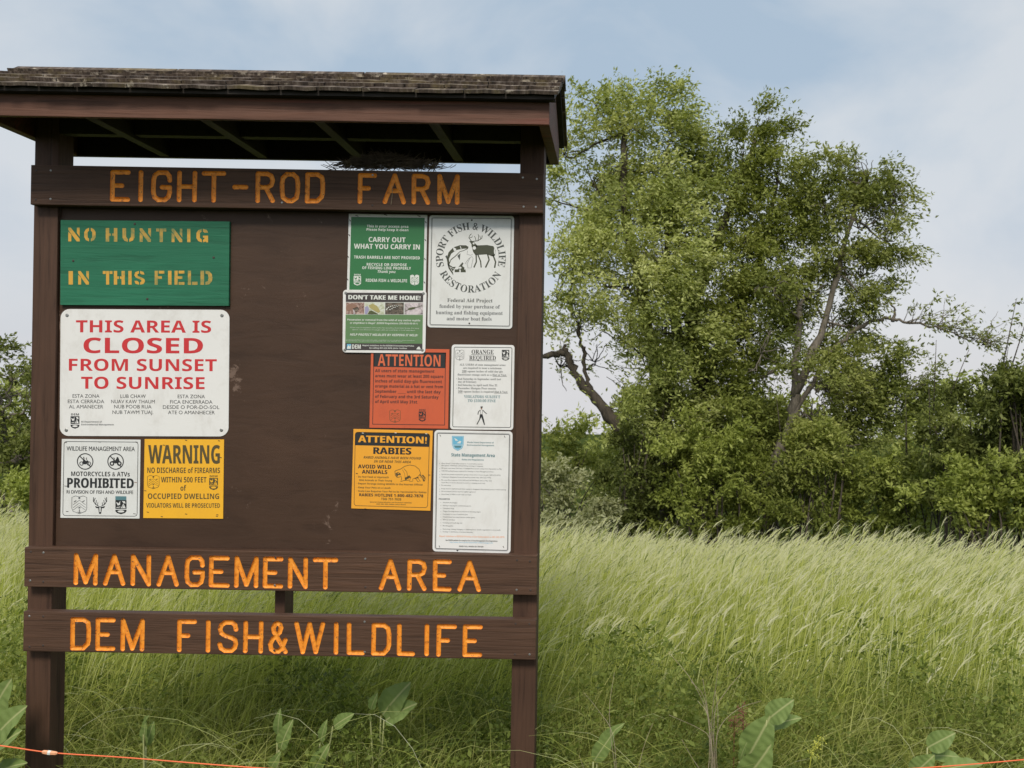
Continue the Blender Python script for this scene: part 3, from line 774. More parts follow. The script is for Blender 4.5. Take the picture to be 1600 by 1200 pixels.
# -- motorcycles sign
a = Sign('vehicle_ban_sign', 'white sign MOTORCYCLES and ATVs PROHIBITED with two crossed out vehicle circles', (90, 680, 5.926),
         [(38, 35), (768, 42), (758, 773), (25, 766)], 2, M['white2'], th=.0012, slope=.008)
a.ring(20, 5, 28)
a.text('WILDLIFE MANAGEMENT AREA', 83, 715, 145, 40, 'black', 'g', .012)
for cx in (255, 537):
    a.ell(cx, 243, 72, 72, 'black', 'picture', 1, 28, 9)
    a.line([(cx-52, 192), (cx+52, 294)], 9, 'black', 'picture', 3)
    sc_ = 1
    a.ell(cx-34, 262, 16, 16, 'black', 'picture', 1, 14, 7 if cx < 300 else 12); a.ell(cx+34, 262, 16, 16, 'black', 'picture', 1, 14, 7 if cx < 300 else 12)
    if cx < 300:
        a.poly([(cx-30, 262), (cx-18, 232), (cx-2, 228), (cx+6, 238), (cx+30, 236), (cx+20, 262), (cx-2, 270)], 'black', 'picture', 2)
        a.line([(cx+34, 262), (cx+8, 216), (cx+16, 208)], 6, 'black', 'picture', 2); a.line([(cx-10, 226), (cx-14, 200)], 8, 'black', 'picture', 2)
    else:
        a.poly([(cx-40, 240), (cx-10, 238), (cx+4, 226), (cx+30, 226), (cx+44, 246), (cx+20, 248), (cx, 262), (cx-20, 254)], 'black', 'picture', 2)
        a.line([(cx-22, 240), (cx-10, 214), (cx-20, 206)], 6, 'black', 'picture', 2); a.poly([(cx+2, 226), (cx+14, 200), (cx+24, 204), (cx+34, 228)], 'black', 'picture', 2)
a.text('MOTORCYCLES & ATVs', 125, 668, 380, 42, 'black', 'g', .03)
a.text('PROHIBITED', 88, 705, 488, 90, 'black', 'g', .048)
a.text('RI DIVISION OF FISH AND WILDLIFE', 83, 700, 542, 31, 'black', 'g', .016)
a.shield(132, 562, 270, 727, 'grey'); a.dem(535, 565, 638, 732, 'black', 'white2')
a.rect(535, 565, 636, 600, 'teal', 'emblem', 2)
# stag head
for sx in (-1, 1):
    m_ = 393
    a.line([(m_+sx*14, 655), (m_+sx*42, 640), (m_+sx*62, 610), (m_+sx*60, 575)], 7)
    a.line([(m_+sx*40, 640), (m_+sx*34, 600)], 6); a.line([(m_+sx*58, 618), (m_+sx*44, 580)], 6); a.line([(m_+sx*24, 650), (m_+sx*20, 622)], 5)
    a.poly([(m_+sx*16, 664), (m_+sx*46, 656), (m_+sx*38, 674), (m_+sx*16, 676)])
a.poly([(m_-17, 660), (m_+17, 660), (m_+15, 690), (m_+9, 728), (m_-9, 728), (m_-15, 690)])
a.poly([(m_-7, 668), (m_+7, 668), (m_+5, 712), (m_-5, 712)], 'white2', 'picture', 2)
for x, y in ((75, 66), (388, 62), (730, 62), (88, 705), (712, 727), (75, 470), (722, 436)): a.line([(x-12, y), (x+12, y+2)], 5, 'rust' if x != 722 else 'picb', 'staple_mark', 2)
a.finish()

# -- yellow warning sheet
a = Sign('warning_sign', 'yellow square WARNING sign about no discharge of firearms within 500 feet', (90, 680, 5.926),
         [(805, 36), (1541, 40), (1532, 775), (792, 768)], 2, M['yellow'], th=.0012, slope=.003)
a.text('WARNING', 838, 1502, 262, 170, 'brownprint', 'sb', .012)
a.text('NO DISCHARGE of FIREARMS', 830, 1503, 350, 50, 'brownprint', 'g', .03)
a.text('WITHIN 500 FEET', 957, 1378, 437, 50, 'brownprint', 'g', .03)
a.text('of', 1137, 1190, 514, 50, 'brownprint', 'g', .02)
a.text('OCCUPIED DWELLING', 835, 1495, 590, 50, 'brownprint', 'g', .034)
a.text('VIOLATORS WILL BE PROSECUTED', 820, 1503, 671, 41, 'brownprint', 'g', .03)
a.shield(832, 372, 940, 497, 'brownprint'); a.dem(1403, 365, 1485, 508, 'brownprint', 'yellow')
for x, y in ((1190, 45), (1495, 50), (985, 90), (1510, 205), (812, 512), (835, 710), (1190, 728), (965, 752), (1480, 735), (1475, 748)):
    a.line([(x-10, y), (x+9, y+4)], 6, 'rust', 'staple_mark', 2)
a.finish()

# -- green carry out sign
a = Sign('litter_sign', 'green sign with white border and words CARRY OUT WHAT YOU CARRY IN', (530, 330, 5.214),
         [(78, 20), (718, 30), (705, 660), (62, 650)], 2, M['white2'], th=.0012, slope=.014)
a.poly([(98, 46), (697, 54), (684, 655), (82, 648)], 'green', 'print_field', 1)
for t_, x0, x1, b_, c_, st in (('This is your access area', 225, 563, 133, 20, 'sb'), ('Please help keep it clean', 223, 563, 161, 20, 'sb'), ('CARRY OUT', 240, 540, 252, 40, 'sb'), ('WHAT YOU CARRY IN', 120, 657, 308, 40, 'sb'),
    ('TRASH BARRELS ARE NOT PROVIDED', 120, 657, 389, 24, 'sb'), ('RECYCLE OR DISPOSE', 224, 550, 446, 22, 'sb'), ('OF FISHING LINE PROPERLY', 187, 585, 474, 22, 'sb'), ('Thank you.', 313, 462, 503, 22, 'si'), ('RIDEM-FISH & WILDLIFE', 217, 553, 577, 25, 'sb')):
    a.text(t_, x0, x1, b_, c_, 'whiteprint', st, .008 if c_ > 30 else 0, lay=2)
a.dem(118, 507, 178, 605, 'whiteprint', 'green', 2); a.shield(577, 515, 652, 607, 'green', 2, 'whiteprint')
for x, y in ((145, 37), (378, 29), (650, 39), (88, 75), (82, 195), (72, 370), (68, 555), (705, 90), (702, 235), (698, 390), (694, 580)): a.line([(x-5, y-7), (x+5, y+7)] if y > 60 else [(x-13, y-3), (x+12, y+4)], 6, 'rust', 'staple_mark', 3)
a.finish()

# -- don't take me home, overlaps its neighbours
DT = DS-.0035
a = Sign('wildlife_notice', "white rimmed notice DON'T TAKE ME HOME with four small animal pictures", (535, 450, 11.43),
         [(10, 30), (1503, 48), (1480, 1170), (0, 1152)], 62, M['white'], dep=DT, th=.002, slope=.012)
a.poly([(62, 82), (1445, 90), (1440, 255), (60, 250)], 'darkgrey', 'print_field', 1)
a.poly([(60, 250), (1440, 255), (1438, 480), (58, 474)], 'whiteprint', 'print_field', 1)
a.poly([(58, 474), (1438, 480), (1430, 995), (50, 985)], 'greenpale', 'print_field', 1)
a.poly([(50, 985), (1430, 995), (1428, 1118), (48, 1108)], 'darkgrey', 'print_field', 1)
a.poly([(64, 258), (392, 259), (390, 468), (62, 466)], 'pic1', 'picture', 2)
a.poly([(402, 259), (752, 260), (750, 470), (400, 468)], 'pic2', 'picture', 2)
a.poly([(765, 260), (1097, 262), (1095, 472), (763, 470)], 'pic3', 'picture', 2)
a.poly([(1110, 262), (1438, 263), (1436, 474), (1108, 472)], 'pic4', 'picture', 2)
a.poly([(66, 330), (100, 290), (160, 275), (230, 290), (270, 330), (240, 360), (180, 370), (160, 400), (90, 410), (66, 380)], 'picb', 'picture', 3)
a.poly([(180, 370), (270, 335), (300, 380), (250, 440), (210, 400)], 'pic3', 'picture', 3); a.poly([(190, 380), (215, 400), (235, 465), (200, 465)], 'pic4', 'picture', 4)
a.poly([(400, 340), (450, 320), (480, 380), (440, 466), (402, 466)], 'picl', 'picture', 3); a.poly([(470, 310), (540, 280), (620, 320), (680, 420), (640, 445), (560, 400), (490, 350)], 'picy', 'picture', 4)
a.poly([(450, 466), (480, 410), (520, 400), (600, 440), (640, 466)], 'picg', 'picture', 5)
for i, (x, y) in enumerate(((790, 385), (825, 345), (800, 365), (860, 330), (850, 385), (885, 370), (890, 320), (910, 345), (940, 345), (960, 320), (930, 310), (985, 325), (1010, 312), (1045, 318))): a.ell(x, y, 13-i*.4, 10-i*.3, 'whiteprint', 'picture', 3, 8)
a.ell(1240, 365, 75, 20, 'picg', 'picture', 3, 14, rot=-.2); a.line([(1120, 415), (1200, 375), (1300, 355), (1430, 310)], 9, 'picg', 'picture', 4)
a.text("DON'T TAKE ME HOME!", 105, 1395, 208, 76, 'whiteprint', 'sb', .03, 2)
for t_, x0, x1, b_, c_, st in (('Possession or removal from the wild of any native reptile', 90, 1390, 588, 32, 'sb'), ('or amphibian is illegal* (RIDEM Regulations 250-RICR-60-00-1)', 135, 1350, 644, 30, 'sb'),
    ('Please respect amphibians and reptiles face pressures from many threats. For many', 140, 1370, 720, 18, 'sr'), ('species, even the loss of a single adult can contribute to local extinction.', 175, 1295, 757, 18, 'sr'),
    ('HELP PROTECT WILDLIFE BY KEEPING IT WILD!', 135, 1350, 857, 40, 'si'), ('It is illegal to possess or remove any native reptile or amphibian from the wild without a permit issued by the', 70, 1290, 936, 12, 'sr'), ('Department, except as provided by rule. Do not disturb nests.', 70, 1080, 954, 12, 'sr'),
    ('Report violations to the RIDEM Environmental Police', 360, 1280, 1042, 25, 'sb'), ('by calling 401-222-3070 (24 hr. hotline)', 483, 1155, 1086, 24, 'sb')):
    a.text(t_, x0, x1, b_, c_, 'whiteprint', st, 0, 2)
a.text('DEM', 170, 328, 1085, 76, 'whiteprint', 'sb', .015, 2)
a.rect(80, 1000, 155, 1092, 'blue', 'emblem', 2); a.poly([(85, 1060), (110, 1020), (130, 1050), (150, 1010), (150, 1085), (85, 1085)], 'whiteprint', 'emblem', 3)
a.poly([(1318, 1095), (1350, 1050), (1378, 1048), (1395, 1085), (1400, 1100)], 'whiteprint', 'emblem', 2)
for x, y in ((60, 92), (1447, 100), (45, 1108), (1427, 1110)): a.screw(x, y, 27)
a.finish()

# -- sport fish and wildlife restoration
a = Sign('restoration_sign', 'white upright sign with deer and fish inside a ring of serif lettering', (660, 330, 6.313),
         [(68, 38), (906, 46), (886, 1162), (48, 1146)], 32, M['white2'], slope=.012)
a.ring(26, 5, 16); a.ring(20, 2, 20, 'grey')
a.text('SPORT FISH & WILDLIFE', 0, 1, 0, 70, 'oliveserif', 'se', .006, arc=(478, 457, 276, math.radians(197), math.radians(-17), 1))
a.text('RESTORATION', 0, 1, 0, 70, 'oliveserif', 'se', .006, arc=(478, 457, 346, math.radians(206.5), math.radians(331), -1))
ol = 'olive'
a.poly([(488, 352), (545, 337), (640, 333), (700, 345), (722, 385), (716, 438), (690, 446), (640, 425), (560, 430), (522, 432), (500, 400)], ol)
a.poly([(486, 352), (484, 325), (470, 305), (462, 296), (478, 290), (505, 296), (520, 318), (545, 340), (520, 372)], ol)
a.ell(512, 362, 17, 17, 'white2', 'picture', 2); a.ell(712, 395, 6, 30, 'white2', 'picture', 2); a.ell(505, 318, 10, 10, 'white2', 'picture', 2, 12)
for pts, w_ in (([(530, 425), (532, 500), (508, 555)], 13), ([(546, 425), (574, 495), (580, 555)], 12), ([(642, 420), (658, 480), (622, 556)], 14), ([(696, 430), (722, 500), (712, 558)], 14),
                ([(482, 292), (458, 262), (468, 238), (484, 222)], 6), ([(460, 264), (490, 256), (492, 240)], 5), ([(505, 296), (545, 292), (585, 268), (590, 240)], 7), ([(548, 290), (556, 250), (550, 228)], 6), ([(530, 296), (522, 262), (512, 245)], 5), ([(575, 272), (566, 240)], 5)):
    a.line(pts, w_, ol)
a.poly([(240, 470), (258, 405), (305, 357), (370, 335), (430, 336), (455, 352), (448, 372), (405, 392), (370, 402), (330, 445), (285, 480), (268, 520), (262, 575), (250, 530)], ol)
a.poly([(262, 470), (285, 420), (330, 385), (390, 372), (440, 368), (405, 386), (366, 398), (326, 438), (280, 474), (266, 505)], 'white2', 'picture', 2)
a.line([(372, 345), (385, 378)], 7, 'white2', 'picture', 2); a.poly([(300, 352), (335, 372), (322, 400), (308, 385)], 'white2', 'picture', 2); a.poly([(345, 440), (375, 415), (368, 485)], 'oliveserif', 'picture', 1); a.poly([(225, 445), (245, 432), (245, 480)], 'oliveserif')
a.poly([(262, 570), (245, 515), (300, 550), (330, 548), (300, 590), (305, 632)], ol)
a.line([(268, 545), (300, 600)], 4, 'white2', 'picture', 2); a.line([(275, 550), (312, 570)], 4, 'white2', 'picture', 2)
for pts, w_ in (([(445, 390), (440, 425), (475, 435), (495, 425)], 3), ([(420, 520), (455, 470), (490, 445), (500, 470), (480, 560), (450, 560), (440, 520), (470, 460)], 3)): a.line(pts, w_, 'grey')
a.poly([(360, 545), (395, 503), (405, 515), (392, 540), (415, 556), (412, 575), (355, 575)], ol); a.ell(372, 558, 14, 11, 'white2', 'picture', 2, 10)
a.poly([(318, 575), (362, 572), (366, 600), (318, 602)], ol); a.poly([(378, 575), (425, 575), (428, 602), (378, 602)], ol)
a.text('Federal Aid Project', 245, 692, 897, 35, 'oliveserif', 'se', 0)
for t_, x0, x1, b_ in (('funded by your purchase of', 168, 765, 957), ('hunting and fishing equipment', 133, 792, 1019), ('and motor boat fuels', 240, 683, 1078)): a.text(t_, x0, x1, b_, 35, 'grey', 'se', -.012)
for x, y in ((487, 88), (463, 1107)): a.screw(x, y, 9, 'rust', 'nail')
a.finish()

# -- red orange attention sheet (its top edge is under the wildlife notice)
a = Sign('hunter_orange_sign', 'red orange ATTENTION sheet asking users to wear fluorescent orange', (570, 535, 6.667),
         [(65, 60), (882, 72), (868, 900), (47, 890)], 3, M['redorange'], th=.0012, slope=.012)
a.poly([(90, 98), (847, 106), (840, 268), (88, 252)], 'black', 'print_field', 1)
a.ring(28, 6, 2, 'black', 'border', 1, [(65, 70), (872, 82), (862, 892), (50, 882)])
a.text('ATTENTION', 135, 788, 247, 120, 'redletter', 'sb', 0, 2)
for t_, x1, b_ in (('All users of state management', 725, 313), ('areas must wear at least 200 square', 818, 367), ('inches of solid day-glo fluorescent', 803, 421), ('orange material as a hat or vest from', 815, 474), ('September ____ until the last day', 790, 528), ('of February and the 3rd Saturday', 768, 582), ('of April until May 31st.', 552, 634)):
    a.text(t_, 107, x1, b_, 31, 'black', 'sb', 0)
a.shield(258, 702, 370, 835, 'brownprint'); a.dem(562, 690, 635, 825, 'black', 'redorange')
a.finish()

# -- orange required
a = Sign('orange_required_sign', 'white rounded sign ORANGE REQUIRED in underlined serif with small standing figure', (570, 535, 6.667),
         [(905, 22), (1561, 28), (1546, 914), (888, 906)], 32, M['white'], slope=.01)
a.ring(24, 6, 18)
a.text('ORANGE', 1112, 1342, 120, 42, 'black', 'se'); a.text('REQUIRED', 1088, 1365, 182, 42, 'black', 'se')
a.line([(1108, 128), (1344, 131)], 4); a.line([(1085, 190), (1367, 193)], 4)
for t_, x0, x1, b_, c_ in (('ALL USERS of state management areas', 987, 1465, 243, 20), ('are required to wear a minimum', 1025, 1425, 277, 20), ('200 square inches of solid day-glo', 1013, 1437, 312, 20), ('fluorescent orange such as a Hat or Vest.', 967, 1478, 347, 20),
    ('• 2nd Saturday in September until last', 952, 1417, 391, 20), ('day of February.', 972, 1168, 420, 20), ('• 3rd Saturday in April until May 31', 952, 1380, 455, 20), ('• December Shotgun Deer season', 952, 1365, 488, 20), ('500 square inches is required Hat & Vest.', 972, 1490, 523, 20)):
    a.text(t_, x0, x1, b_, c_, 'grey', 'se', -.006)
a.line([(1332, 353), (1478, 355)], 3); a.line([(1346, 528), (1490, 530)], 3); a.line([(1013, 317), (1058, 317)], 3); a.line([(972, 527), (1017, 528)], 3)
a.text('VIOLATORS SUBJECT', 1033, 1410, 580, 28, 'teal', 'se'); a.text('TO $100.00 FINE', 1072, 1365, 622, 28, 'teal', 'se')
a.shield(945, 78, 1033, 187, 'grey'); a.dem(1428, 78, 1505, 190, 'black', 'white', 1, False)
a.poly([(1204, 668), (1230, 666), (1226, 682), (1207, 682)]); a.ell(1216, 690, 8, 10, 'picb', 'picture', 1, 12)
a.line([(1202, 706), (1184, 722), (1178, 752)], 8); a.line([(1228, 704), (1246, 724), (1270, 744)], 7); a.line([(1204, 704), (1208, 750)], 3); a.line([(1226, 704), (1224, 750)], 3)
a.poly([(1200, 748), (1226, 748), (1240, 800), (1252, 858), (1242, 860), (1214, 778), (1172, 856), (1163, 852), (1192, 800)])
a.finish()

# -- rabies
a = Sign('rabies_sign', 'orange yellow ATTENTION RABIES sign with raccoon drawing', (540, 665, 8.571),
         [(105, 45), (1168, 68), (1135, 1142), (75, 1110)], 3, M['orangeyel'], th=.0012, slope=.02)
ring_c = [(105, 62), (1150, 85), (1122, 1125), (88, 1095)]
a.ring(22, 6, 38, 'black', 'border', 1, ring_c)
a.poly([(130, 118), (138, 95), (160, 86), (1100, 104), (1122, 118), (1130, 140), (1122, 285), (126, 262)], 'black', 'print_field', 1)
a.text('ATTENTION!', 165, 1088, 231, 90, 'orangeyel', 'sb', .022, 2)
a.text('RABIES', 370, 880, 383, 88, 'black', 'sb', .022)
a.text('RABID ANIMALS HAVE BEEN FOUND', 240, 1010, 447, 32, 'brownprint', 'si'); a.text('IN OR NEAR THIS AREA', 378, 872, 499, 32, 'brownprint', 'si')
a.text('AVOID WILD', 165, 610, 575, 50, 'black', 'sb', .012); a.text('ANIMALS', 217, 558, 645, 50, 'black', 'sb', .012)
for t_, x0, x1, b_, c_ in (('• Do Not Feed or Approach', 148, 577, 700, 24), ('Wild Animals or Their Young', 178, 620, 745, 24), ('• Report Strange Acting Wildlife to the Nearest Official', 148, 1030, 795, 24), ('• Keep Your Pets on a Leash', 148, 600, 843, 24), ('• State Law Requires Your Pet to be Vaccinated for Rabies', 148, 1082, 896, 24)):
    a.text(t_, x0, x1, b_, c_, 'brownprint', 'sb')
a.text('RABIES HOTLINE 1-800-482-7878', 182, 1040, 953, 38, 'black', 'sb', .01); a.text('TDD 751-7635', 475, 745, 1001, 32, 'brownprint', 'sb')
a.text("Governor's Rabies Education and Prevention Committee", 325, 885, 1036, 16, 'brownprint', 'sb'); a.text('DEM, DOH, DOA, Rabies Control Board', 413, 803, 1062, 16, 'brownprint', 'sb')
bp_ = 'brownprint'
a.line([(660, 610), (680, 600), (740, 580), (790, 545), (860, 527), (930, 540), (985, 585), (1005, 640), (985, 665), (960, 690), (1000, 745), (970, 752), (930, 700), (900, 715), (900, 745), (855, 745), (870, 700), (850, 665), (830, 700), (850, 730), (780, 735), (735, 750), (750, 720), (745, 680), (715, 690), (690, 695), (665, 665), (660, 610)], 7, bp_)
a.poly([(668, 640), (700, 622), (735, 640), (740, 665), (705, 660), (690, 690), (672, 660)], bp_); a.ell(705, 640, 9, 6, 'orangeyel', 'picture', 2, 10)
a.line([(780, 575), (820, 620), (830, 690)], 6, bp_); a.line([(760, 590), (790, 640), (800, 720)], 4, bp_)
a.poly([(990, 655), (1040, 660), (1072, 700), (1060, 745), (1040, 748), (1030, 715), (1000, 690)], bp_)
for i in range(4): a.line([(1000+i*16, 690+i*12), (1024+i*14, 656+i*17)], 8, 'orangeyel', 'picture', 2)
a.poly([(910, 712), (950, 690), (985, 690), (960, 706)], bp_); a.poly([(790, 700), (850, 672), (880, 690), (830, 712), (800, 735)], bp_)
for x, y in ((670, 96), (230, 98), (1080, 108), (1122, 660), (150, 640), (265, 1112)): a.line([(x-13, y), (x+13, y+3)], 8, 'rust' if y > 200 else 'whiteprint', 'staple_mark', 3)
a.finish()

# -- state management area rules
a = Sign('regulations_sign', 'tall white rounded sign of fine print headed State Management Area with blue shield', (670, 670, 6.0),
         [(52, 12), (786, 25), (766, 1170), (34, 1150)], 34, M['white'], slope=.018)
a.ring(26, 6, 16); a.ring(20, 2, 20, 'grey')
a.poly([(217, 66), (328, 68), (326, 150), (312, 185), (272, 207), (232, 185), (218, 150)], 'blue', 'emblem', 1)
a.line([(224, 73), (321, 75), (319, 148), (306, 180), (272, 199), (238, 180), (225, 148)], 3, 'whiteprint', 'emblem', 2, True)
a.poly([(238, 85), (262, 98), (275, 112), (250, 112)], 'whiteprint', 'emblem', 2); a.poly([(262, 135), (290, 112), (305, 118), (296, 138)], 'whiteprint', 'emblem', 2)
a.line([(228, 152), (316, 152)], 4, 'whiteprint', 'emblem', 2); a.poly([(240, 160), (304, 160), (298, 176), (246, 176)], 'teal', 'emblem', 2)
a.text('Rhode Island Department of', 360, 610, 135, 14, 'teal', 'sb'); a.text('Environmental Management', 358, 612, 161, 14, 'teal', 'sb')
a.text('State Management Area', 210, 618, 262, 30, 'teal', 'sb', .012); a.text('Rules and Regulations', 310, 515, 297, 15, 'teal', 'sb')
y = 332
for t_, x1, y in (('Area closed ½ hour after sunset to ½ hour before sunrise', 505, 332), ('(Exception: individuals actively fishing, hunting or trapping)', 508, 352), ('All users must wear 200 sq.in. of daylight fluorescent orange from September to May', 685, 378), ('Valid RI hunting license required for hunting on State Management Areas', 607, 404),
    ('Special use permit required for groups of ten (10) or more people  (401-222-0000)', 672, 436), ('Camping in designated areas allowed by permit only  (401-222-0000)', 582, 460), ('No open fires between 12:00 AM and 5:00 PM March 15th to May 15th', 590, 489), ('Open fires in stoves allowed in picnic or camping areas only', 528, 512),
    ('No swimming', 205, 535), ('Dogs must be leashed at all times except in designated dog training areas or while hunting', 722, 571), ('All motorized vehicles must be legally registered', 438, 594), ('Speed limit 20 MPH on all roads and trails', 398, 621)):
    a.text(t_, 118, x1, y, 11, 'black', 'sr', .012)
    if y not in (352, 512): a.ell(102, y-6, 2.5, 2.5, 'black', 'small_print', 1, 6)
a.text('PROHIBITED', 94, 196, 666, 15, 'grey', 'sb')
for t_, x1, y in (('Alcoholic beverages', 265, 697), ('Hunting or trapping for commercial purposes', 395, 726), ('Unleashed dogs', 237, 751), ('Target shooting except at authorized shooting ranges', 485, 781), ('Possession or use of paintball guns', 365, 807), ('Unauthorized motorized vehicles (within gates)', 433, 834), ('ATVs or dirt bikes', 245, 858),
    ('Dumping and trash disposal', 312, 887), ('Blocking gates', 227, 914), ('Removing, cutting, damaging or defacing trees, shrubs, vegetation or stone walls', 673, 950), ('Posting or distribution of written materials', 410, 972)):
    a.text(t_, 132, x1, y, 11, 'black', 'sr', .012); a.ell(113, y-6, 2.5, 2.5, 'black', 'small_print', 1, 6)
a.text('Report violations to RIDEM Division of Law Enforcement at 401-222-3070', 97, 708, 1018, 15, 'stringtag', 'se', -.015)
a.text('See RIDEM website for complete list of State Management Area Regulations', 158, 643, 1055, 13, 'black', 'sb'); a.text('http://www.dem.ri.gov/programs/fish-wildlife/management', 197, 600, 1072, 13, 'blue', 'sr', .008)
a.text('RIDEM Fish & Wildlife 401-789-0281', 284, 512, 1110, 13, 'black', 'sb')
for x, y in ((108, 64), (712, 74), (100, 1104), (700, 1108)): a.line([(x-5, y-9), (x+4, y+8)], 5, 'rust', 'staple_mark', 2)
a.poly([(255, 1134), (282, 1134), (268, 1150)], 'black', 'border', 2)
a.finish()

# resolve all lettering in one pass
tmp = []
for q in TEXTS:
    st = q['style']; pc = q['cap']/q['s'].k; q['shear'] = 0
    if st == 'si': q['style'] = 'sb'; q['shear'] = .25
    elif st == 'sr': q['style'] = 'g'; q['wt'] = 0.0
    elif st == 'g' and q['wt'] >= .02: q['style'] = 'sb'; q['wt'] = .02 if q['wt'] > .04 else 0
    elif st == 'se' and pc < 5: q['style'] = 'se'; q['wt'] = 0.0
    q['wt'] = max(0.0, q['wt'])
    c = bpy.data.curves.new('t', 'FONT'); c.shear = q['shear']; c.body = uni(q['body'], q['style']); c.resolution_u = 3 if q['cap']/q['s'].k > 5 else 1
    o = bpy.data.objects.new('t', c); sc.collection.objects.link(o); tmp.append(o)
ref = {}
for st in ('g', 'sb', 'se'):
    c = bpy.data.curves.new('t', 'FONT'); c.body = uni('H', st); o = bpy.data.objects.new('t', c); sc.collection.objects.link(o); ref[st] = o
bpy.context.view_layer.update(); dg = bpy.context.evaluated_depsgraph_get()
caph = {}
for st, o in ref.items():
    e = o.evaluated_get(dg); me = e.to_mesh(); ys = [v.co.y for v in me.vertices]; caph[st] = (max(ys) if ys else .7); e.to_mesh_clear()
acc = {}
for q, o in zip(TEXTS, tmp):
    e = o.evaluated_get(dg); me = e.to_mesh(); nv = len(me.vertices)
    if nv == 0: e.to_mesh_clear(); continue
    co = np.empty(nv*3); me.vertices.foreach_get('co', co); co = co.reshape(-1, 3)
    Fc = [tuple(p.vertices) for p in me.polygons]; e.to_mesh_clear()
    s = q['s']; xm, xM = co[:, 0].min(), co[:, 0].max()
    X = (co[:, 0]-xm)/(xM-xm); Y = co[:, 1]/caph[q['style']]*q['cap']
    shifts = [0.0] if q['wt'] < .003 or q['arc'] else [-.5, .5] if q['wt'] < .03 else [-1, 0, 1]
    em = 1.0/(xM-xm)                       # one em of the line, as a share of its width
    allp, allf = [], []
    for si, sf in enumerate(shifts):
        pts = []; lay = q['lay']+.35*si; Xs = X*(1-2*q['wt']*em*(len(shifts) > 1)) + q['wt']*em*(len(shifts) > 1)*(1+sf/max(map(abs, shifts)))  if len(shifts) > 1 else X
        if q['arc']:
            cx, cy, rad, a0, a1, sg = q['arc']
            for x, y in zip(Xs, Y):
                th = a0+(a1-a0)*x; rr = rad+sg*y
                pts.append(s.P(cx+rr*math.cos(th), cy-rr*math.sin(th), lay))
        else:
            W_ = q['x1']-q['x0']; sl_ = q['slope']
            for x, y in zip(Xs, Y):
                pts.append(s.P(q['x0']+W_*x+y*sl_, q['base']+W_*(x-.5)*sl_-y, lay))
        b0 = len(allp); allp += pts; allf += [tuple(b0+i for i in f) for f in Fc]
    pts, Fc = allp, allf
    if q['name'] in ('lettering', 'small_print'): mesh_obj(q['name'], pts, Fc, M[q['mat']], s.root)
    else:
        key = (s, q['name'], q['mat']); a_ = acc.setdefault(key, [[], []]); b0 = len(a_[0]); a_[0] += pts; a_[1] += [tuple(b0+i for i in f) for f in Fc]
for (s, nm, mt), (V, Fc) in acc.items():
    mesh_obj(nm, V, Fc, M[mt], s.root)
for o in tmp + list(ref.values()):
    c = o.data; bpy.data.objects.remove(o); bpy.data.curves.remove(c)

# ------------------------------------------------------------------ orange string across the foot of the board
sp_ = [PP(-120, 1152, 2.62), PP(0, 1165, 2.62), PP(80, 1176, 2.62), PP(200, 1184, 2.62), PP(420, 1201, 2.62), PP(700, 1216, 2.64), PP(950, 1221, 2.68), PP(1200, 1214, 2.72), PP(1440, 1200, 2.76), PP(1600, 1187, 2.8), PP(1800, 1168, 2.85)]
path = smooth_path(sp_, 5)
st_root = empty('orange_string', path[0], 'thin orange string line strung low in front of the board with a tape flag', 'string')
v, f = tube(path, [.0021]*len(path), 6); mesh_obj('cord', v, f, M['string'], st_root, smooth=True)
tp = smooth_path([PP(66, 1174.6, 2.617), PP(78, 1176, 2.616), PP(90, 1177, 2.617)], 4)
v, f = tube(tp, [.003, .0062, .0064, .0066, .0064, .0064, .0062, .006, .003], 6); mesh_obj('tape_flag', v, f, M['stringtag'], st_root)
v, f = tube([PP(75.5, 1175.8, 2.616), PP(80, 1176.2, 2.616)], [.0072]*2, 6); mesh_obj('tape_band', v, f, M['whiteprint'], st_root)

# ------------------------------------------------------------------ foliage builder
def unit(a): return a/(np.linalg.norm(a, axis=-1, keepdims=True)+1e-9)
WIND = np.array((1.0, 0.15, 0.0))
def sprays(org, dirs, lens, nl, size, droop=.25, asp=.42, wind=.4, tint0=None, spread=.9):
    """org, dirs (S,3), lens (S): nl leaves along every spray -> quads (S*nl*4, 3), tint"""
    S = len(org)
    t = (np.arange(nl)[None, :] + RNG.random((S, nl)))/nl
    p = org[:, None, :] + dirs[:, None, :]*(lens[:, None]*t)[..., None]
    p[..., 2] -= droop*lens[:, None]*t**2
    p += RNG.normal(0, .06, p.shape)*lens[:, None, None]
    d = unit(dirs[:, None, :] + RNG.normal(0, spread, p.shape) + WIND*wind + np.array((0, 0, -.25)))
    nrm = unit(RNG.normal(0, 1, p.shape) + np.array((-.1, -.35, .9)))
    side = unit(np.cross(d, nrm))
    s = size*(.65+.7*RNG.random((S, nl)))[..., None]
    a = p; c = p + d*s
    m = p + d*s*.45
    b = m + side*s*asp*.5; e = m - side*s*asp*.5
    up_ = unit(np.cross(side, d)); b = b + up_*s*.07; e = e + up_*s*.07
    V = np.stack([a, b, c, e], axis=2).reshape(-1, 3)
    tn = (tint0[:, None] if tint0 is not None else .5) + RNG.normal(0, .16, (S, nl))
    return V, np.repeat(np.clip(tn, 0, 1).ravel(), 4)

def clump_points(c, r, n, shell=.55):
    """points through an ellipsoid, denser near the skin"""
    d = unit(RNG.normal(0, 1, (n, 3)))
    rad = (shell + (1-shell)*RNG.random(n)**.6)*(RNG.random(n) < .8) + RNG.random(n)*.0
    rad = np.where(rad == 0, RNG.random(n)**.5*shell, rad)
    lump = 1 + .16*np.sin(d[:, 0]*7+c[0]*3)*np.cos(d[:, 2]*6+c[1]) + .1*np.sin(d[:, 1]*9)
    return c + d*rad[:, None]*lump[:, None]*r, d

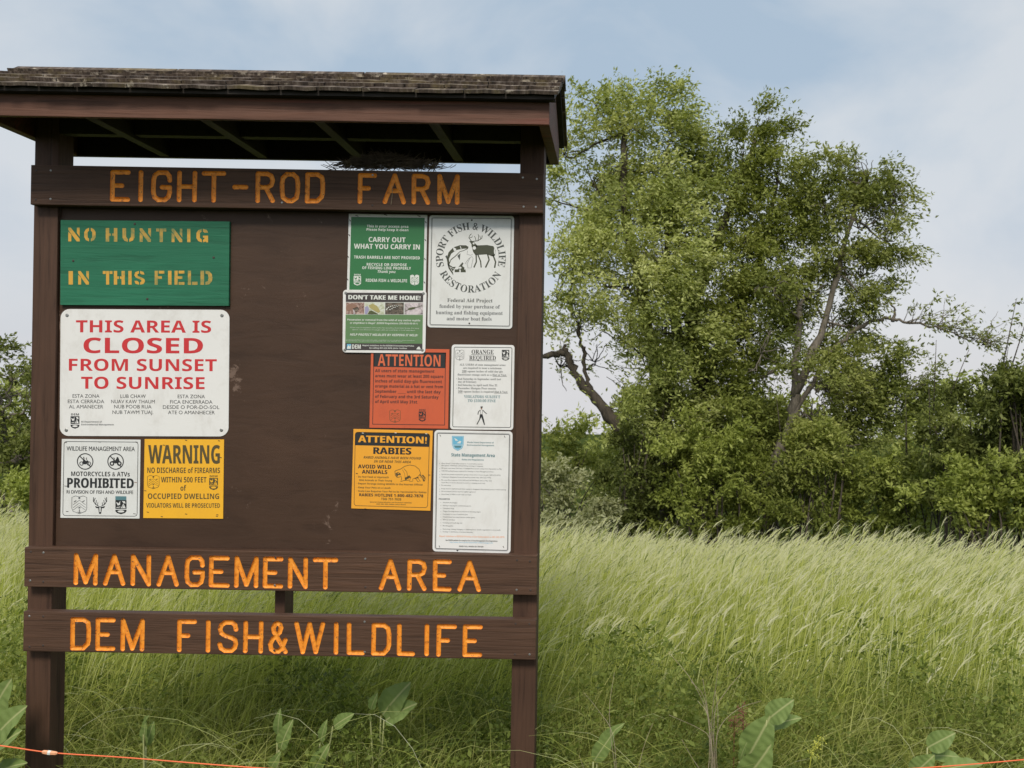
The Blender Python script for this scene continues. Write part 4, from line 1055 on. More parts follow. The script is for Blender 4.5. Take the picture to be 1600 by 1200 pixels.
DENS = 5.0
def crown(clumps, D, dens, size, nl=12, slen=.45, base_tint=.45, thick=.9, wind=.45, droop=.25):
    Vs, Ts = [], []
    for cl in clumps:
        px, py, rx, ry = cl[:4]; dd = cl[4] if len(cl) > 4 else 0; dm = cl[5] if len(cl) > 5 else 1
        Dd = D+dd; c = PP(px, py, Dd); k = Dd/F
        r = np.array((rx*k, thick*(rx+ry)/2*k, ry*k))
        n = int(dens*DENS*dm*4*math.pi*((r[0]*r[2])*1.0)/4)
        # sub-clusters give the crown its light and dark tufts
        ntuft = max(5, n//34)
        tc_, td = clump_points(c, r, ntuft, .6)
        ti = RNG.integers(0, ntuft, n)
        tuft_r = .26*min(1.0, r.mean())
        o = tc_[ti] + RNG.normal(0, 1, (n, 3))*tuft_r*np.array((.9, .9, .55))
        dr = unit(td[ti]*.9 + RNG.normal(0, .55, (n, 3)) + WIND*wind + np.array((0, 0, .25)))
        tt = base_tint + RNG.normal(0, .10) + RNG.normal(0, .13, ntuft)[ti] + RNG.normal(0, .05, n)
        ln = slen*(.5+RNG.random(n))
        V, T = sprays(o, dr, ln, nl, size, droop, wind=wind, tint0=tt)
        Vs.append(V); Ts.append(T)
    return np.concatenate(Vs), np.concatenate(Ts)

def limbs(root_, paths, mat, D):
    """paths: list of (points px with depth offset, r0, r1, name)"""
    for pts, r0, r1, nm in paths:
        P3 = [PP(p[0], p[1], D+(p[2] if len(p) > 2 else 0)) for p in pts]
        if nm == 'trunk': P3[0][2] = gz(P3[0][1])-.3
        sm = smooth_path(P3, 5, .02)
        rr = np.linspace(r0, r1, len(sm))*(1+.12*RNG.normal(0, 1, len(sm)))
        v, f = tube(sm, np.abs(rr)+.004, 8); mesh_obj(nm, v, f, mat, root_, smooth=True)

def branches_to(root_, clumps, nodes, D, mat, r=.05):
    """thin branches from the limbs into every clump, one joined mesh"""
    V, Fc = [], []
    for cl in clumps:
        px, py, rx, ry = cl[:4]; dd = cl[4] if len(cl) > 4 else 0
        c = PP(px, py+ry*.3, D+dd); k = (D+dd)/F
        nd_ = min(nodes, key=lambda n: np.linalg.norm(PP(n[0], n[1], D)-c))
        s = PP(nd_[0], nd_[1], D)
        mid = (s+c)/2 + np.array((0, 0, -.06*np.linalg.norm(c-s)))
        pth = smooth_path([s, mid, c], 4, .03)
        v, f = tube(pth, np.linspace(r, r*.45, len(pth)), 5); b0 = len(V); V += v; Fc += [tuple(b0+i for i in q) for q in f]
        for j in range(7):
            d = unit(RNG.normal(0, 1, 3)+np.array((.2, 0, .7))); e = c + d*np.array((rx*k, (rx+ry)/2*k, ry*k))*.95
            pth = smooth_path([pth[-1] if j % 2 else c*.5+pth[len(pth)//2]*.5, (c+e)/2+RNG.normal(0, .08, 3), e], 3, .02)
            v, f = tube(pth, np.linspace(r*.4, .006, len(pth)), 4); b0 = len(V); V += v; Fc += [tuple(b0+i for i in q) for q in f]
            pth = [c]
    return mesh_obj('branches', V, Fc, mat, root_, smooth=True)

def tree(name, label, cat, group, D, basepx, clumps, paths, dens, size, leaf, barkm, nodes=None, slen=.45, nl=12, tint=.45, thick=.9, wind=.45, droop=.25, br=.032):
    b = PP(basepx, 830, D); b[2] = gz(D)
    r_ = empty(name, b, label, cat, group)
    if paths: limbs(r_, paths, barkm, D)
    if nodes is None: nodes = [(p[0], p[1]) for pt in paths for p in pt[0]] if paths else [(basepx, 800)]
    branches_to(r_, clumps, nodes, D, barkm, br)
    V, T = crown(clumps, D, dens, size, nl, slen, tint, thick, wind, droop)
    quads_obj('crown', V, len(V)//4, leaf, r_, {'tint': T})
    return r_

TG = 'tall trees behind the field'
tree('tall_tree', 'tallest feathery pale green tree directly right of the notice board', 'tree', TG, 18.5, 1040,
     [(985, 180, 62, 60, 0, .8), (935, 165, 40, 40, .3, .5), (1045, 190, 45, 50, 0, .8), (1010, 250, 85, 70), (925, 270, 55, 70, .3, .8), (880, 230, 30, 50, .3, .5), (985, 330, 95, 75), (1060, 300, 50, 70, 0, .9), (900, 370, 50, 60, 0, .8), (950, 430, 85, 65, -.5),
      (1035, 400, 75, 70, -.7), (870, 450, 38, 50, 0, .6), (905, 500, 45, 38, 0, .22), (970, 515, 50, 50, 0, .6), (1035, 500, 70, 65, -.6), (875, 560, 28, 45, .3, .10), (985, 600, 50, 50, .2, .6), (1050, 600, 60, 60, -.3), (865, 300, 28, 40, .4, .5), (930, 555, 40, 38, .3, .12), (1000, 660, 45, 45, -.5, .7), (985, 650, 30, 35, -.4, .4), (1060, 660, 50, 45, -.5, .7), (1010, 560, 50, 60, .4, .5)],
     [([(1018, 900), (1012, 740), (985, 690), (945, 640), (912, 605), (893, 570), (884, 552), (848, 557)], .17, .05, 'trunk'),
      ([(884, 553), (883, 538)], .05, .03, 'limb'), ([(925, 615), (914, 580), (912, 548), (905, 525), (890, 470)], .05, .02, 'limb'),
      ([(1040, 900, .3), (1042, 700, .3), (1020, 560, .3), (1000, 440, .2), (975, 330, 0), (978, 200, 0)], .20, .05, 'trunk'),
      ([(1030, 640, .3), (1060, 520, .2), (1045, 420, 0), (1040, 260, 0)], .11, .03, 'limb')],
     37, .090, M['leafA'], M['bark'], slen=.50, nl=13, tint=.55, wind=.7, droop=.3)
tree('tall_tree', 'middle tall tree with dense dark vine covered crown', 'tree', TG, 19.0, 1110,
     [(1190, 205, 38, 38, 0, .9), (1160, 250, 48, 48), (1215, 255, 52, 55), (1130, 300, 40, 50), (1190, 330, 75, 60), (1255, 320, 35, 55, 0, .8), (1130, 390, 62, 60, -.3), (1200, 420, 75, 60, -.3), (1115, 470, 60, 60, -.3), (1180, 500, 60, 55, .3, .8), (1110, 560, 60, 55, -.3), (1165, 580, 50, 60, .3, .6),
      (1100, 640, 65, 55, -.6), (1160, 660, 60, 50, 0, .8), (1225, 500, 40, 40, .5, .4), (1130, 640, 55, 60, -.8, .8), (1070, 680, 45, 50, -.9, .8), (1130, 690, 60, 40, -.6, .9), (1180, 690, 40, 45, -.5, .6)],
     [([(1100, 900), (1098, 700), (1092, 580), (1080, 500), (1110, 400), (1150, 300), (1180, 220)], .24, .05, 'trunk'),
      ([(1065, 560, .2), (1050, 500, .3), (1045, 460, .3)], .09, .04, 'limb'), ([(1100, 640), (1130, 520), (1190, 400), (1215, 280)], .10, .03, 'limb')],
     45, .088, M['leafB'], M['bark'], slen=.42, tint=.45, wind=.4)
rC = tree('tall_tree', 'right hand tall tree with grey forked trunk and long nearly bare branch', 'tree', TG, 18.0, 1215,
     [(1310, 265, 42, 32, 0, .9), (1355, 275, 45, 38), (1395, 305, 32, 38, 0, .8), (1290, 320, 42, 50), (1345, 345, 62, 48), (1385, 365, 35, 45, 0, .7), (1290, 400, 50, 50, .2, .8), (1345, 420, 45, 45, 0, .9), (1360, 460, 35, 30, -.2, 1), (1270, 460, 45, 45, .4, .6),
      (1300, 560, 45, 40, 0, .9), (1350, 570, 60, 45, 0, .9), (1400, 590, 45, 35, 0, .7), (1330, 620, 55, 40), (1440, 595, 40, 18, 0, .35), (1385, 640, 40, 35, 0, .7), (1350, 672, 35, 25, 0, .6), (1270, 640, 40, 45, .2, .6), (1210, 440, 35, 35, -.7, .6), (1190, 540, 38, 45, -.7, .6), (1275, 600, 35, 35, -.8, .4), (1290, 690, 60, 40, -.5, .8), (1260, 700, 40, 40, -.8, .8), (1340, 500, 40, 35, .5, .7), (1320, 590, 62, 50, -.2, .9), (1370, 620, 50, 42, 0, .8), (1290, 650, 45, 40, -.3, .8), (1300, 500, 35, 35, .5, .7), (1225, 720, 40, 30, -.9, .7)],
     [([(1206, 900), (1208, 740), (1225, 690), (1240, 640), (1243, 570), (1249, 500), (1248, 478)], .125, .045, 'trunk'),
      ([(1248, 480), (1243, 462), (1242, 440)], .04, .02, 'limb'), ([(1248, 480), (1262, 462), (1290, 447)], .045, .02, 'limb'),
      ([(1235, 660), (1270, 600), (1300, 550), (1335, 518), (1370, 499), (1400, 502), (1430, 504), (1470, 514), (1512, 531)], .055, .011, 'limb'),
      ([(1395, 502), (1398, 486), (1390, 472)], .03, .012, 'limb'), ([(1240, 620), (1290, 500), (1320, 380), (1350, 290)], .09, .02, 'limb'),
      ([(1190, 590), (1215, 575), (1240, 572)], .03, .04, 'limb')],
     40, .085, M['leafC'], M['barkg'], nodes=[(1215, 700), (1240, 640), (1243, 570), (1249, 500), (1270, 560), (1290, 500), (1310, 420), (1335, 340), (1350, 290), (1280, 600)], slen=.40, tint=.5, wind=.45)
# sparse leaves on the nearly bare branch
V, Fc = [], []; org_, dir_, ln_ = [], [], []
main = [PP(x, y, 18.0) for x, y in ((1395, 500), (1430, 504), (1470, 512), (1512, 528), (1545, 545))]
mp_ = smooth_path(main, 6)
for i in range(48):
    s = mp_[random.randrange(0, len(mp_)-1)]; a_ = random.uniform(-.5, 1.5) if i % 3 else random.uniform(-.6, .2)
    L_ = random.uniform(.35, 1.0)*(1.0 if a_ > 0 else .5); e = s + np.array((abs(math.cos(a_))*L_*1.1, random.uniform(-.4, .4), math.sin(a_)*L_*.75))
    pth = smooth_path([s, (s+e)/2+np.array((0, 0, .05)), e], 3, .015)
    v, f = tube(pth, np.linspace(.009, .003, len(pth)), 4); b0 = len(V); V += v; Fc += [tuple(b0+j for j in q) for q in f]
    for k in range(4):
        org_.append(pth[random.randrange(2, len(pth))]); dir_.append(unit(np.array((random.uniform(-.2, 1), random.uniform(-.5, .5), random.uniform(-.5, .7))))); ln_.append(random.uniform(.1, .3))
mesh_obj('twigs', V, Fc, M['barkg'], rC, smooth=True)
LV, LT = sprays(np.array(org_), np.array(dir_), np.array(ln_), 5, .085, tint0=np.full(len(org_), .6)); quads_obj('sparse_leaves', LV, len(LV)//4, M['leafC'], rC, {'tint': LT})

SG = 'shrubs along the far edge of the field'
def shrub(label, D, clumps, leaf='leafS', dens=26, size=.085, slen=.25, tint=.45, name='shrub', group=SG, nl=10, cat='shrub', shoots=0, wind=.2):
    cx = sum(c[0] for c in clumps)/len(clumps); b = PP(cx, 830, D); b[2] = gz(D)
    r_ = empty(name, b, label, cat, group)
    V, Fc = [], []
    for c in clumps:
        for j in range(5):
            s = np.array((b[0]+random.uniform(-.4, .4), b[1]+random.uniform(-.3, .3), b[2]-.1)); k = D/F
            e = PP(c[0]+random.uniform(-.5, .5)*c[2], c[1]+random.uniform(-.35, .5)*c[3], D)
            pth = smooth_path([s, (s+e)/2+RNG.normal(0, .15, 3), e], 4, .02)
            v, f = tube(pth, np.linspace(.035, .008, len(pth)), 5); b0 = len(V); V += v; Fc += [tuple(b0+i for i in q) for q in f]
    V2, T = crown(clumps, D, dens*1.7, size, nl, slen, tint, .8, wind, .2)
    if shoots:
        org_, dir_, ln_ = [], [], []
        for i in range(shoots):
            c = random.choice(clumps); s = PP(c[0]+random.uniform(-.8, .8)*c[2], c[1]-c[3]*random.uniform(.5, .85), D)
            L_ = random.uniform(.5, 1.3); e = s+np.array((random.uniform(-.2, .5)*L_, 0, L_))
            v, f = tube([s, (s+e)/2, e], [.012, .009, .004], 4); b0 = len(V); V += v; Fc += [tuple(b0+i_ for i_ in q) for q in f]
            for k in range(7):
                t = random.uniform(.25, 1); org_.append(s+(e-s)*t); dir_.append(unit(np.array((random.uniform(-1, 1), random.uniform(-.5, .5), random.uniform(-.1, .7))))); ln_.append(.22)
        LV, LT = sprays(np.array(org_), np.array(dir_), np.array(ln_), 6, size, tint0=np.full(len(org_), .55)); V2 = np.concatenate([V2, LV]); T = np.concatenate([T, LT])
    mesh_obj('stems', V, Fc, M['bark'], r_, smooth=True)
    quads_obj('foliage', V2, len(V2)//4, M[leaf], r_, {'tint': T})
    return r_
shrub('dark shaded shrub at the foot of the leaning trunk', 17.6, [(985, 720, 45, 60), (960, 790, 55, 50), (1010, 800, 50, 60), (1010, 690, 40, 45, .3)], 'leafD', tint=.3)
shrub('bright green leafy shrub below the tallest tree', 17.0, [(1075, 720, 55, 55), (1110, 770, 60, 55), (1060, 800, 50, 50), (1130, 700, 45, 45)], 'leafS', tint=.6)
shrub('mid green shrub between two trunks, left of the grey trunk', 17.2, [(1170, 740, 50, 55), (1190, 800, 60, 45), (1150, 800, 40, 40)], 'leafS', tint=.42)
shrub('rounded light green shrub just right of the grey trunk', 16.6, [(1255, 715, 48, 42), (1285, 760, 65, 55), (1250, 800, 50, 40), (1300, 700, 35, 35)], 'leafB', tint=.6, shoots=3)
shrub('yellowish green shrub under the nearly bare branch', 16.8, [(1350, 735, 50, 42), (1370, 790, 65, 50), (1330, 800, 40, 40)], 'leafS', tint=.55)
shrub('olive shrub in the dip of the skyline left of the dark thicket', 16.5, [(1418, 735, 38, 30), (1455, 755, 50, 42), (1415, 795, 50, 45)], 'leafS', tint=.5, shoots=4)
shrub('large dark thicket shrub rising behind the field at right', 15.0, [(1490, 675, 45, 40, 0, 1.4), (1545, 645, 60, 55, 0, 1.5), (1500, 730, 65, 60, 0, 1.4), (1560, 720, 55, 50, 0, 1.4), (1470, 665, 22, 22, 0, .6)], 'leafD', tint=.5, shoots=4, dens=32)
shrub('tallest dark thicket shrub touching the right edge', 14.2, [(1600, 620, 50, 55, 0, 1.5), (1660, 600, 60, 75), (1600, 710, 60, 70, 0, 1.3), (1680, 720, 70, 90), (1570, 595, 25, 25, 0, .7)], 'leafD', tint=.45, shoots=5, dens=32)
shrub('low fresh green shrub in front of the dark thicket', 13.6, [(1480, 790, 60, 40), (1540, 770, 55, 45), (1520, 810, 50, 30)], 'leafS', tint=.62)
shrub('low olive shrub at the right edge in front of the thicket', 13.2, [(1610, 780, 65, 55), (1690, 770, 60, 60)], 'leafS', tint=.5)
shrub('pale grey green shrub beside the post at the left of the trees', 17.0, [(880, 780, 50, 35), (850, 760, 45, 35), (925, 800, 45, 30)], 'leafP', tint=.55)
shrub('olive far shrub behind the pale shrub beside the post', 24, [(850, 715, 60, 45), (920, 710, 55, 45), (800, 730, 60, 50)], 'leafB', tint=.6, size=.10, dens=20)
shrub('low shrub with whitish leaves just above the grass beside the post', 15.0, [(870, 822, 40, 22), (920, 825, 35, 18)], 'leafP', tint=.7)
shrub('olive shrub filling the gap behind the two central shrubs', 19.5, [(1110, 720, 70, 60), (1200, 720, 80, 60), (1290, 740, 80, 60), (1020, 760, 60, 50)], 'leafD', tint=.4)
# left edge behind the board
tree('round_tree', 'broad dark green tree at the left edge behind the notice board', 'tree', 'trees left of the notice board', 17.0, 0,
     [(0, 610, 45, 42), (50, 620, 40, 40), (-60, 600, 60, 60), (-110, 680, 70, 70), (20, 670, 60, 50), (70, 700, 50, 50), (-40, 730, 60, 50), (100, 660, 40, 60), (20, 590, 25, 22, 0, .5)],
     [([(20, 900), (22, 760), (24, 715), (12, 690), (3, 655)], .12, .03, 'trunk'), ([(22, 720), (5, 722), (-30, 715)], .06, .02, 'limb')],
     22, .10, M['leafD'], M['barkg'], slen=.35, tint=.6)
shrub('low yellow green shrub under the tree at the left edge', 14.5, [(15, 775, 40, 30), (70, 790, 45, 30), (-50, 780, 50, 40)], 'leafS', tint=.75, group='trees left of the notice board')
# tree line far behind, copies of two trees
def far_tree(x, D, hgt, wid, leaf, label):
    r_ = empty('distant_tree', (x, D, gz(D)), label, 'tree', 'distant trees on the horizon'); b = np.array(r_.location)
    cs = []
    Vs, Ts = [], []
    for k in range(7):
        c = b+np.array((random.uniform(-.32, .32)*wid, random.uniform(-.5, .5), hgt*random.uniform(.3, .82))); rr = np.array((wid*.25, wid*.22, hgt*.2))
        n = int(90*rr[0]*rr[2]); tc_, td = clump_points(c, rr, max(4, n//10), .6); ti = RNG.integers(0, len(tc_), n)
        V, T = sprays(tc_[ti]+RNG.normal(0, .25, (n, 3)), unit(td[ti]+RNG.normal(0, .5, (n, 3))+WIND*.3), .5*(.5+RNG.random(n)), 9, .22, tint0=.5+RNG.normal(0, .12, n)); Vs.append(V); Ts.append(T)
    V = np.concatenate(Vs); quads_obj('crown', V, len(V)//4, leaf, r_, {'tint': np.concatenate(Ts)})
    v, f = tube([b-np.array((0, 0, .3)), b+np.array((.1, 0, hgt*.4)), b+np.array((0, 0, hgt*.7))], [.2, .14, .06], 7); mesh_obj('trunk', v, f, M['bark'], r_, smooth=True)
    return r_
for i, (x, h, w_, lb) in enumerate(((-26, 4.8, 7.5, 'distant tree low on the horizon at the far left edge behind the round tree'), (-6.0, 4.0, 6.2, 'distant low tree just right of the right post, leftmost of those beyond the field'),
        (0.5, 4.4, 6.5, 'distant low tree showing behind the leaning trunk'), (6.5, 5.0, 7, 'distant low tree behind the stems of the middle tall tree'), (13, 5.2, 7.5, 'distant low tree behind the dip in the skyline'), (20, 5.5, 8, 'distant low tree behind the dark thicket at far right'))):
    far_tree(x, 34+random.uniform(-2, 2), h, w_, M['leafB' if i % 2 else 'leafA'], lb)

# ------------------------------------------------------------------ the rye field
def rye_field():
    n = 24000
    y = 3.95 + 5.4*RNG.random(n)**.85
    x = (RNG.random(n)*(1.30)-.78)*(y+1.2)
    rows = np.sin(x*2.1+y*1.3)*.5+np.sin(x*.8-y*2.2+1)*.5+np.sin(x*5.3+y*3.1)*.3
    keep = RNG.random(n) < (.78+.22*rows)
    x, y = x[keep], y[keep]; n = len(x)
    h = (.93 - .0128*(x+5.5) + .05*np.sin(x*1.7+.5)*np.cos(y*1.1) + RNG.normal(0, .085, n))*np.where(y < 4.4, .90, 1.0)
    tall = RNG.random(n) < .012; h = np.where(tall, h+.12, h)
    bentst = RNG.random(n) < .05; lean = .20 + .45*bentst + .10*np.sin(x*1.3+y*.7) + .06*np.sin(x*6+y*4) + RNG.normal(0, .12, n); lean = np.clip(lean, -.12, .75)
    wy = RNG.normal(0, .08, n)
    base = np.stack([x, y, gz(y)-.03], 1)
    t = np.array((0, .4, .75, 1.0))
    P = base[:, None, :] + np.stack([lean[:, None]*h[:, None]*(t**1.5), wy[:, None]*t*h[:, None], h[:, None]*t*(1-.10*lean[:, None]*t)], -1)
    yaw = RNG.normal(0, .7, n); side = np.stack([np.cos(yaw), np.sin(yaw), np.zeros(n)], 1)
    wd = np.array((.0050, .0046, .0038, .0028))*.5
    Vs, Fs, Ts, off = [], [], [], 0
    tin = np.clip(.36 + RNG.normal(0, .17, n), 0, 1)
    # stems
    A = P + side[:, None, :]*wd[None, :, None]; B = P - side[:, None, :]*wd[None, :, None]
    V = np.stack([A, B], 2).reshape(-1, 3)          # n*4*2
    idx = (np.arange(n)*8)[:, None]
    f = np.concatenate([idx+np.array((2*k, 2*k+1, 2*k+3, 2*k+2))[None, :] for k in range(3)], 0)
    Vs.append(V); Fs.append(f+off); off += len(V)
    ht = np.array((.16, .40, .5, .5)); Ts.append(np.repeat((tin[:, None]*.8+ht[None, :]*.5).reshape(-1), 2))
    # heads: two crossed blades, bending with the wind
    tip = P[:, 3]; tan = unit(P[:, 3]-P[:, 2])
    hl = (.075+.035*RNG.random(n))*np.where(RNG.random(n) < np.interp(y, (4, 5.5, 7), (.35, .7, 1)), 1.0, .12); bend = .25+.55*RNG.random(n)
    d1 = unit(tan + WIND*bend[:, None]*.6); d2 = unit(tan + WIND*bend[:, None]*1.5 + np.array((0, 0, -.25))*bend[:, None])
    q1 = tip + d1*(hl*.45)[:, None]; q2 = q1 + d2*(hl*.55)[:, None]
    for ang in (0, math.pi/2):
        s = side*math.cos(ang) + unit(np.cross(side, d1))*math.sin(ang)
        V = np.stack([tip+s*.0022, tip-s*.0022, q1+s*.0040, q1-s*.0040, q2+s*.0018, q2-s*.0018], 1).reshape(-1, 3)
        idx = (np.arange(n)*6)[:, None]
        f = np.concatenate([idx+np.array((2*k, 2*k+1, 2*k+3, 2*k+2))[None, :] for k in range(2)], 0)
        Vs.append(V); Fs.append(f+off); off += len(V); hd = np.where(RNG.random(n) < .13, .12, np.clip(.84+RNG.normal(0, .16, n), 0, 1)); Ts.append(np.repeat(hd, 6))
    # awns
    for k in range(4):
        fr = (k+.5)/4; b = tip + d1*(hl*.45*min(1, fr*1.6))[:, None] + d2*(hl*.55*max(0, fr-.4))[:, None]
        dr = unit(d2 + RNG.normal(0, .22, (n, 3)))*((.04+.03*RNG.random(n))*np.where(hl > .05, 1, .1))[:, None]; s = unit(np.cross(dr, np.array((0.1, 1, .2))))*.0011
        V = np.stack([b+s, b-s, b+dr-s*.3, b+dr+s*.3], 1).reshape(-1, 3); idx = (np.arange(n)*4)[:, None]
        Vs.append(V); Fs.append(idx+np.array((0, 1, 2, 3))[None, :]+off); off += len(V); Ts.append(np.full(len(V), .97))
    # leaf blades
    for k in range(2):
        t0 = .25+.5*RNG.random(n); b = base + (P[:, 3]-base)*t0[:, None]; b[:, 0] -= .03*lean
        a = RNG.normal(0, 1.0, n); d = unit(np.stack([np.cos(a)+.7, np.sin(a), .9*np.ones(n)], 1)); L = (.10+.14*RNG.random(n))[:, None]
        m = b+d*L*.5; e = m + unit(d+WIND*.6-np.array((0, 0, 1.0)))*L*.5; s = unit(np.cross(d, np.array((.2, 1, .3))))*.0032
        V = np.stack([b+s*.6, b-s*.6, m+s, m-s, e+s*.1, e-s*.1], 1).reshape(-1, 3); idx = (np.arange(n)*6)[:, None]
        f = np.concatenate([idx+np.array((2*j, 2*j+1, 2*j+3, 2*j+2))[None, :] for j in range(2)], 0)
        Vs.append(V); Fs.append(f+off); off += len(V); Ts.append(np.repeat(np.clip(.25+RNG.normal(0, .20, n), 0, 1), 6))
    o = quads_obj('rye_field', np.concatenate(Vs), 0, M['rye'], None, {'tint': np.concatenate(Ts)}, faces=np.concatenate(Fs))
    tag(o, 'pale ripening rye bent by wind, filling the field behind the board', 'grass', kind='stuff')
rye_field()

# ------------------------------------------------------------------ weeds under and behind the board
def weeds():
    # small leaved sprays
    n = 21000
    y = 3.02 + 1.35*RNG.random(n); x = (RNG.random(n)*1.28-.77)*(y+.5)
    top = np.interp(y, (3.0, 3.3, 3.7, 4.3), (.20, .42, .66, .70))*(.75+.3*np.sin(x*3.1+1)*np.sin(x*1.3+y*2)+.18*np.sin(x*9+y*5))
    z = gz(y) + top*RNG.random(n)**.6
    o = np.stack([x, y, z], 1); d = unit(np.stack([RNG.normal(.25, .8, n), RNG.normal(-.2, .6, n), .5+RNG.random(n)*.8], 1))
    tt = .42+.22*np.sin(x*4+y*5)*np.cos(x*2.2)+RNG.normal(0, .1, n)
    big = RNG.random(n) < .3; clumpy = np.sin(x*7.3+y*4.1)+np.sin(x*3.1-y*6.7)
    tt = np.clip(tt + .12*clumpy, 0, 1)
    V, T = sprays(o[~big], d[~big], .05+.09*RNG.random((~big).sum()), 8, .014, .3, .42, .2, tt[~big], .9)
    V2, T2 = sprays(o[big], d[big], .08+.10*RNG.random(big.sum()), 6, .030, .3, .5, .2, tt[big]-.1, .8); V = np.concatenate([V, V2]); T = np.concatenate([T, T2])
    ob = quads_obj('weeds', V, len(V)//4, M['weed'], None, {'tint': T}); tag(ob, 'tangle of small leaved weeds at the foot of the board', 'weeds', kind='stuff')
    # dead arching straws
    n = 800
    y = 3.0 + 1.5*RNG.random(n); x = (RNG.random(n)*1.28-.77)*(y+.5)
    base = np.stack([x, y, gz(y)+.02], 1); t = np.linspace(0, 1, 7); a_ = RNG.normal(0, .9, n)+np.where(RNG.random(n) < .4, math.pi, 0)
    Lh = .25+.45*RNG.random(n); Lw = .2+.6*RNG.random(n)
    P = base[:, None, :] + np.stack([np.cos(a_)[:, None]*Lw[:, None]*t**1.4, np.sin(a_)[:, None]*Lw[:, None]*.5*t, Lh[:, None]*(1.9*t-1.1*t*t)], -1)
    s = np.array((.25, .0, .97))*np.ones((n, 1)); w_ = .0011*np.array((1, 1, 1, .9, .8, .6, .2))[None, :, None]
    V = np.stack([P+s[:, None, :]*w_, P-s[:, None, :]*w_], 2).reshape(-1, 3); idx = (np.arange(n)*14)[:, None]
    f = np.concatenate([idx+np.array((2*k, 2*k+1, 2*k+3, 2*k+2))[None, :] for k in range(6)], 0)
    ob = quads_obj('dead_grass', V, 0, M['rye'], None, {'tint': np.repeat(np.clip(.50+RNG.normal(0, .2, n), 0, 1), 14)}, faces=f); tag(ob, 'thin dead straw coloured grass stems arching over the weeds', 'dry grass', kind='stuff')
    # blades
    n = 17000
    y = 2.95 + 1.6*RNG.random(n); x = (RNG.random(n)*1.28-.77)*(y+.5)
    top = np.interp(y, (3.0, 3.3, 3.7, 4.3), (.24, .46, .68, .74))*(.45+.65*RNG.random(n))
    base = np.stack([x, y, gz(y)-.02], 1)
    lx = RNG.normal(.30, .42, n); ly = RNG.normal(-.05, .2, n)
    t = np.linspace(0, 1, 6)
    P = base[:, None, :] + np.stack([lx[:, None]*top[:, None]*t**1.7*1.4, ly[:, None]*top[:, None]*t**1.5, top[:, None]*(t-.25*np.abs(lx)[:, None]*t**3)], -1)
    yaw = RNG.normal(0, .8, n); s = np.stack([np.cos(yaw), np.sin(yaw), np.zeros(n)], 1)
    w_ = (.0016+.0022*RNG.random(n)**2)[:, None, None]*np.array((.8, 1, 1, .8, .5, .08))[None, :, None]
    V = np.stack([P+s[:, None, :]*w_, P-s[:, None, :]*w_], 2).reshape(-1, 3); idx = (np.arange(n)*12)[:, None]
    f = np.concatenate([idx+np.array((2*k, 2*k+1, 2*k+3, 2*k+2))[None, :] for k in range(5)], 0)
    T = np.repeat(np.clip(.45+RNG.normal(0, .26, n), 0, 1), 12)
    ob = quads_obj('long_grass', V, 0, M['grassb'], None, {'tint': T}, faces=f); tag(ob, 'long arching green grass blades among the weeds', 'grass', kind='stuff')
    # short turf in front of the board, out of frame
    n = 7000
    y = 0.9 + 2.1*RNG.random(n); x = (RNG.random(n)-.5)*7-.6; base = np.stack([x, y, gz(y)-.01], 1); h = .04+.08*RNG.random(n)
    yaw = RNG.random(n)*3.1; s = np.stack([np.cos(yaw), np.sin(yaw), np.zeros(n)], 1)*.002; tipv = base+np.stack([RNG.normal(.02, .03, n), RNG.normal(0, .03, n), h], 1)
    V = np.stack([base+s, base-s, tipv-s*.1, tipv+s*.1], 1).reshape(-1, 3)
    ob = quads_obj('turf', V, n, M['grassb'], None, {'tint': np.repeat(.3+.3*RNG.random(n), 4)}); tag(ob, 'short turf in front of the notice board', 'grass', kind='stuff')
weeds()

# ------------------------------------------------------------------ dock plants with large leaves
def dock_leaf(root_, base, tip, width, facing=(0, -1, .25), curl=.15, fold=.12):
    base, tip = np.array(base), np.array(tip); ax = tip-base; L = np.linalg.norm(ax); t_ = ax/L
    nf = np.array(facing, float); nf = nf - t_*nf.dot(t_); nf /= np.linalg.norm(nf); sd = np.cross(t_, nf)
    nu, nv = 32, 14; V, A = [], []
    ph = random.uniform(0, 6)
    for i in range(nu+1):
        u = i/nu; wv = math.sin(math.pi*min(1, u**.72))**.75 if 0 < u < 1 else 0.0
        for j in range(nv+1):
            v = (j/nv)*2-1
            hh = -curl*L*(u-.5)**2*1.6 + fold*abs(v)*wv*width + .05*width*math.sin(u*16+ph+v*2)*abs(v)**2*wv + .012*width*math.sin(u*40)*(abs(v) > .15)
            V.append(base + ax*u + sd*v*wv*width*.5 + nf*hh); A.append(min(abs(v)*max(wv, .2), .07+.5*abs(((u*8-abs(v)*1.1) % 1)-.5)) if i not in (0, nu) else 0)
    Fc = [(i*(nv+1)+j, i*(nv+1)+j+1, (i+1)*(nv+1)+j+1, (i+1)*(nv+1)+j) for i in range(nu) for j in range(nv)]
    o = mesh_obj('leaf', V, Fc, M['dock'], root_, smooth=True)
    a = o.data.attributes.new('vein', 'FLOAT', 'POINT'); a.data.foreach_set('value', np.array(A, dtype=np.float32))
def dock(label, D, rootpx, leaves, name='dock_plant'):
    b = PP(rootpx[0], rootpx[1], D); g = float(gz(D)); r_ = empty(name, (b[0], D, g), label, 'weed plant', 'broad leaved dock plants at the foot of the field')
    for (bx, by, tx, ty, w_, dd, fc) in leaves:
        B = PP(bx, by, D+dd); T_ = PP(tx, ty, D+dd-.03)
        dock_leaf(r_, B, T_, w_/F*D, fc)
        s0 = np.array((b[0], D, g)); pth = smooth_path([s0, (s0+B)/2+np.array((0, 0, .03)), B], 4)
        if np.linalg.norm(B-s0) > .03:
            v, f = tube(pth, np.linspace(.006, .003, len(pth)), 5); mesh_obj('stem', v, f, M['dock'], r_, smooth=True)
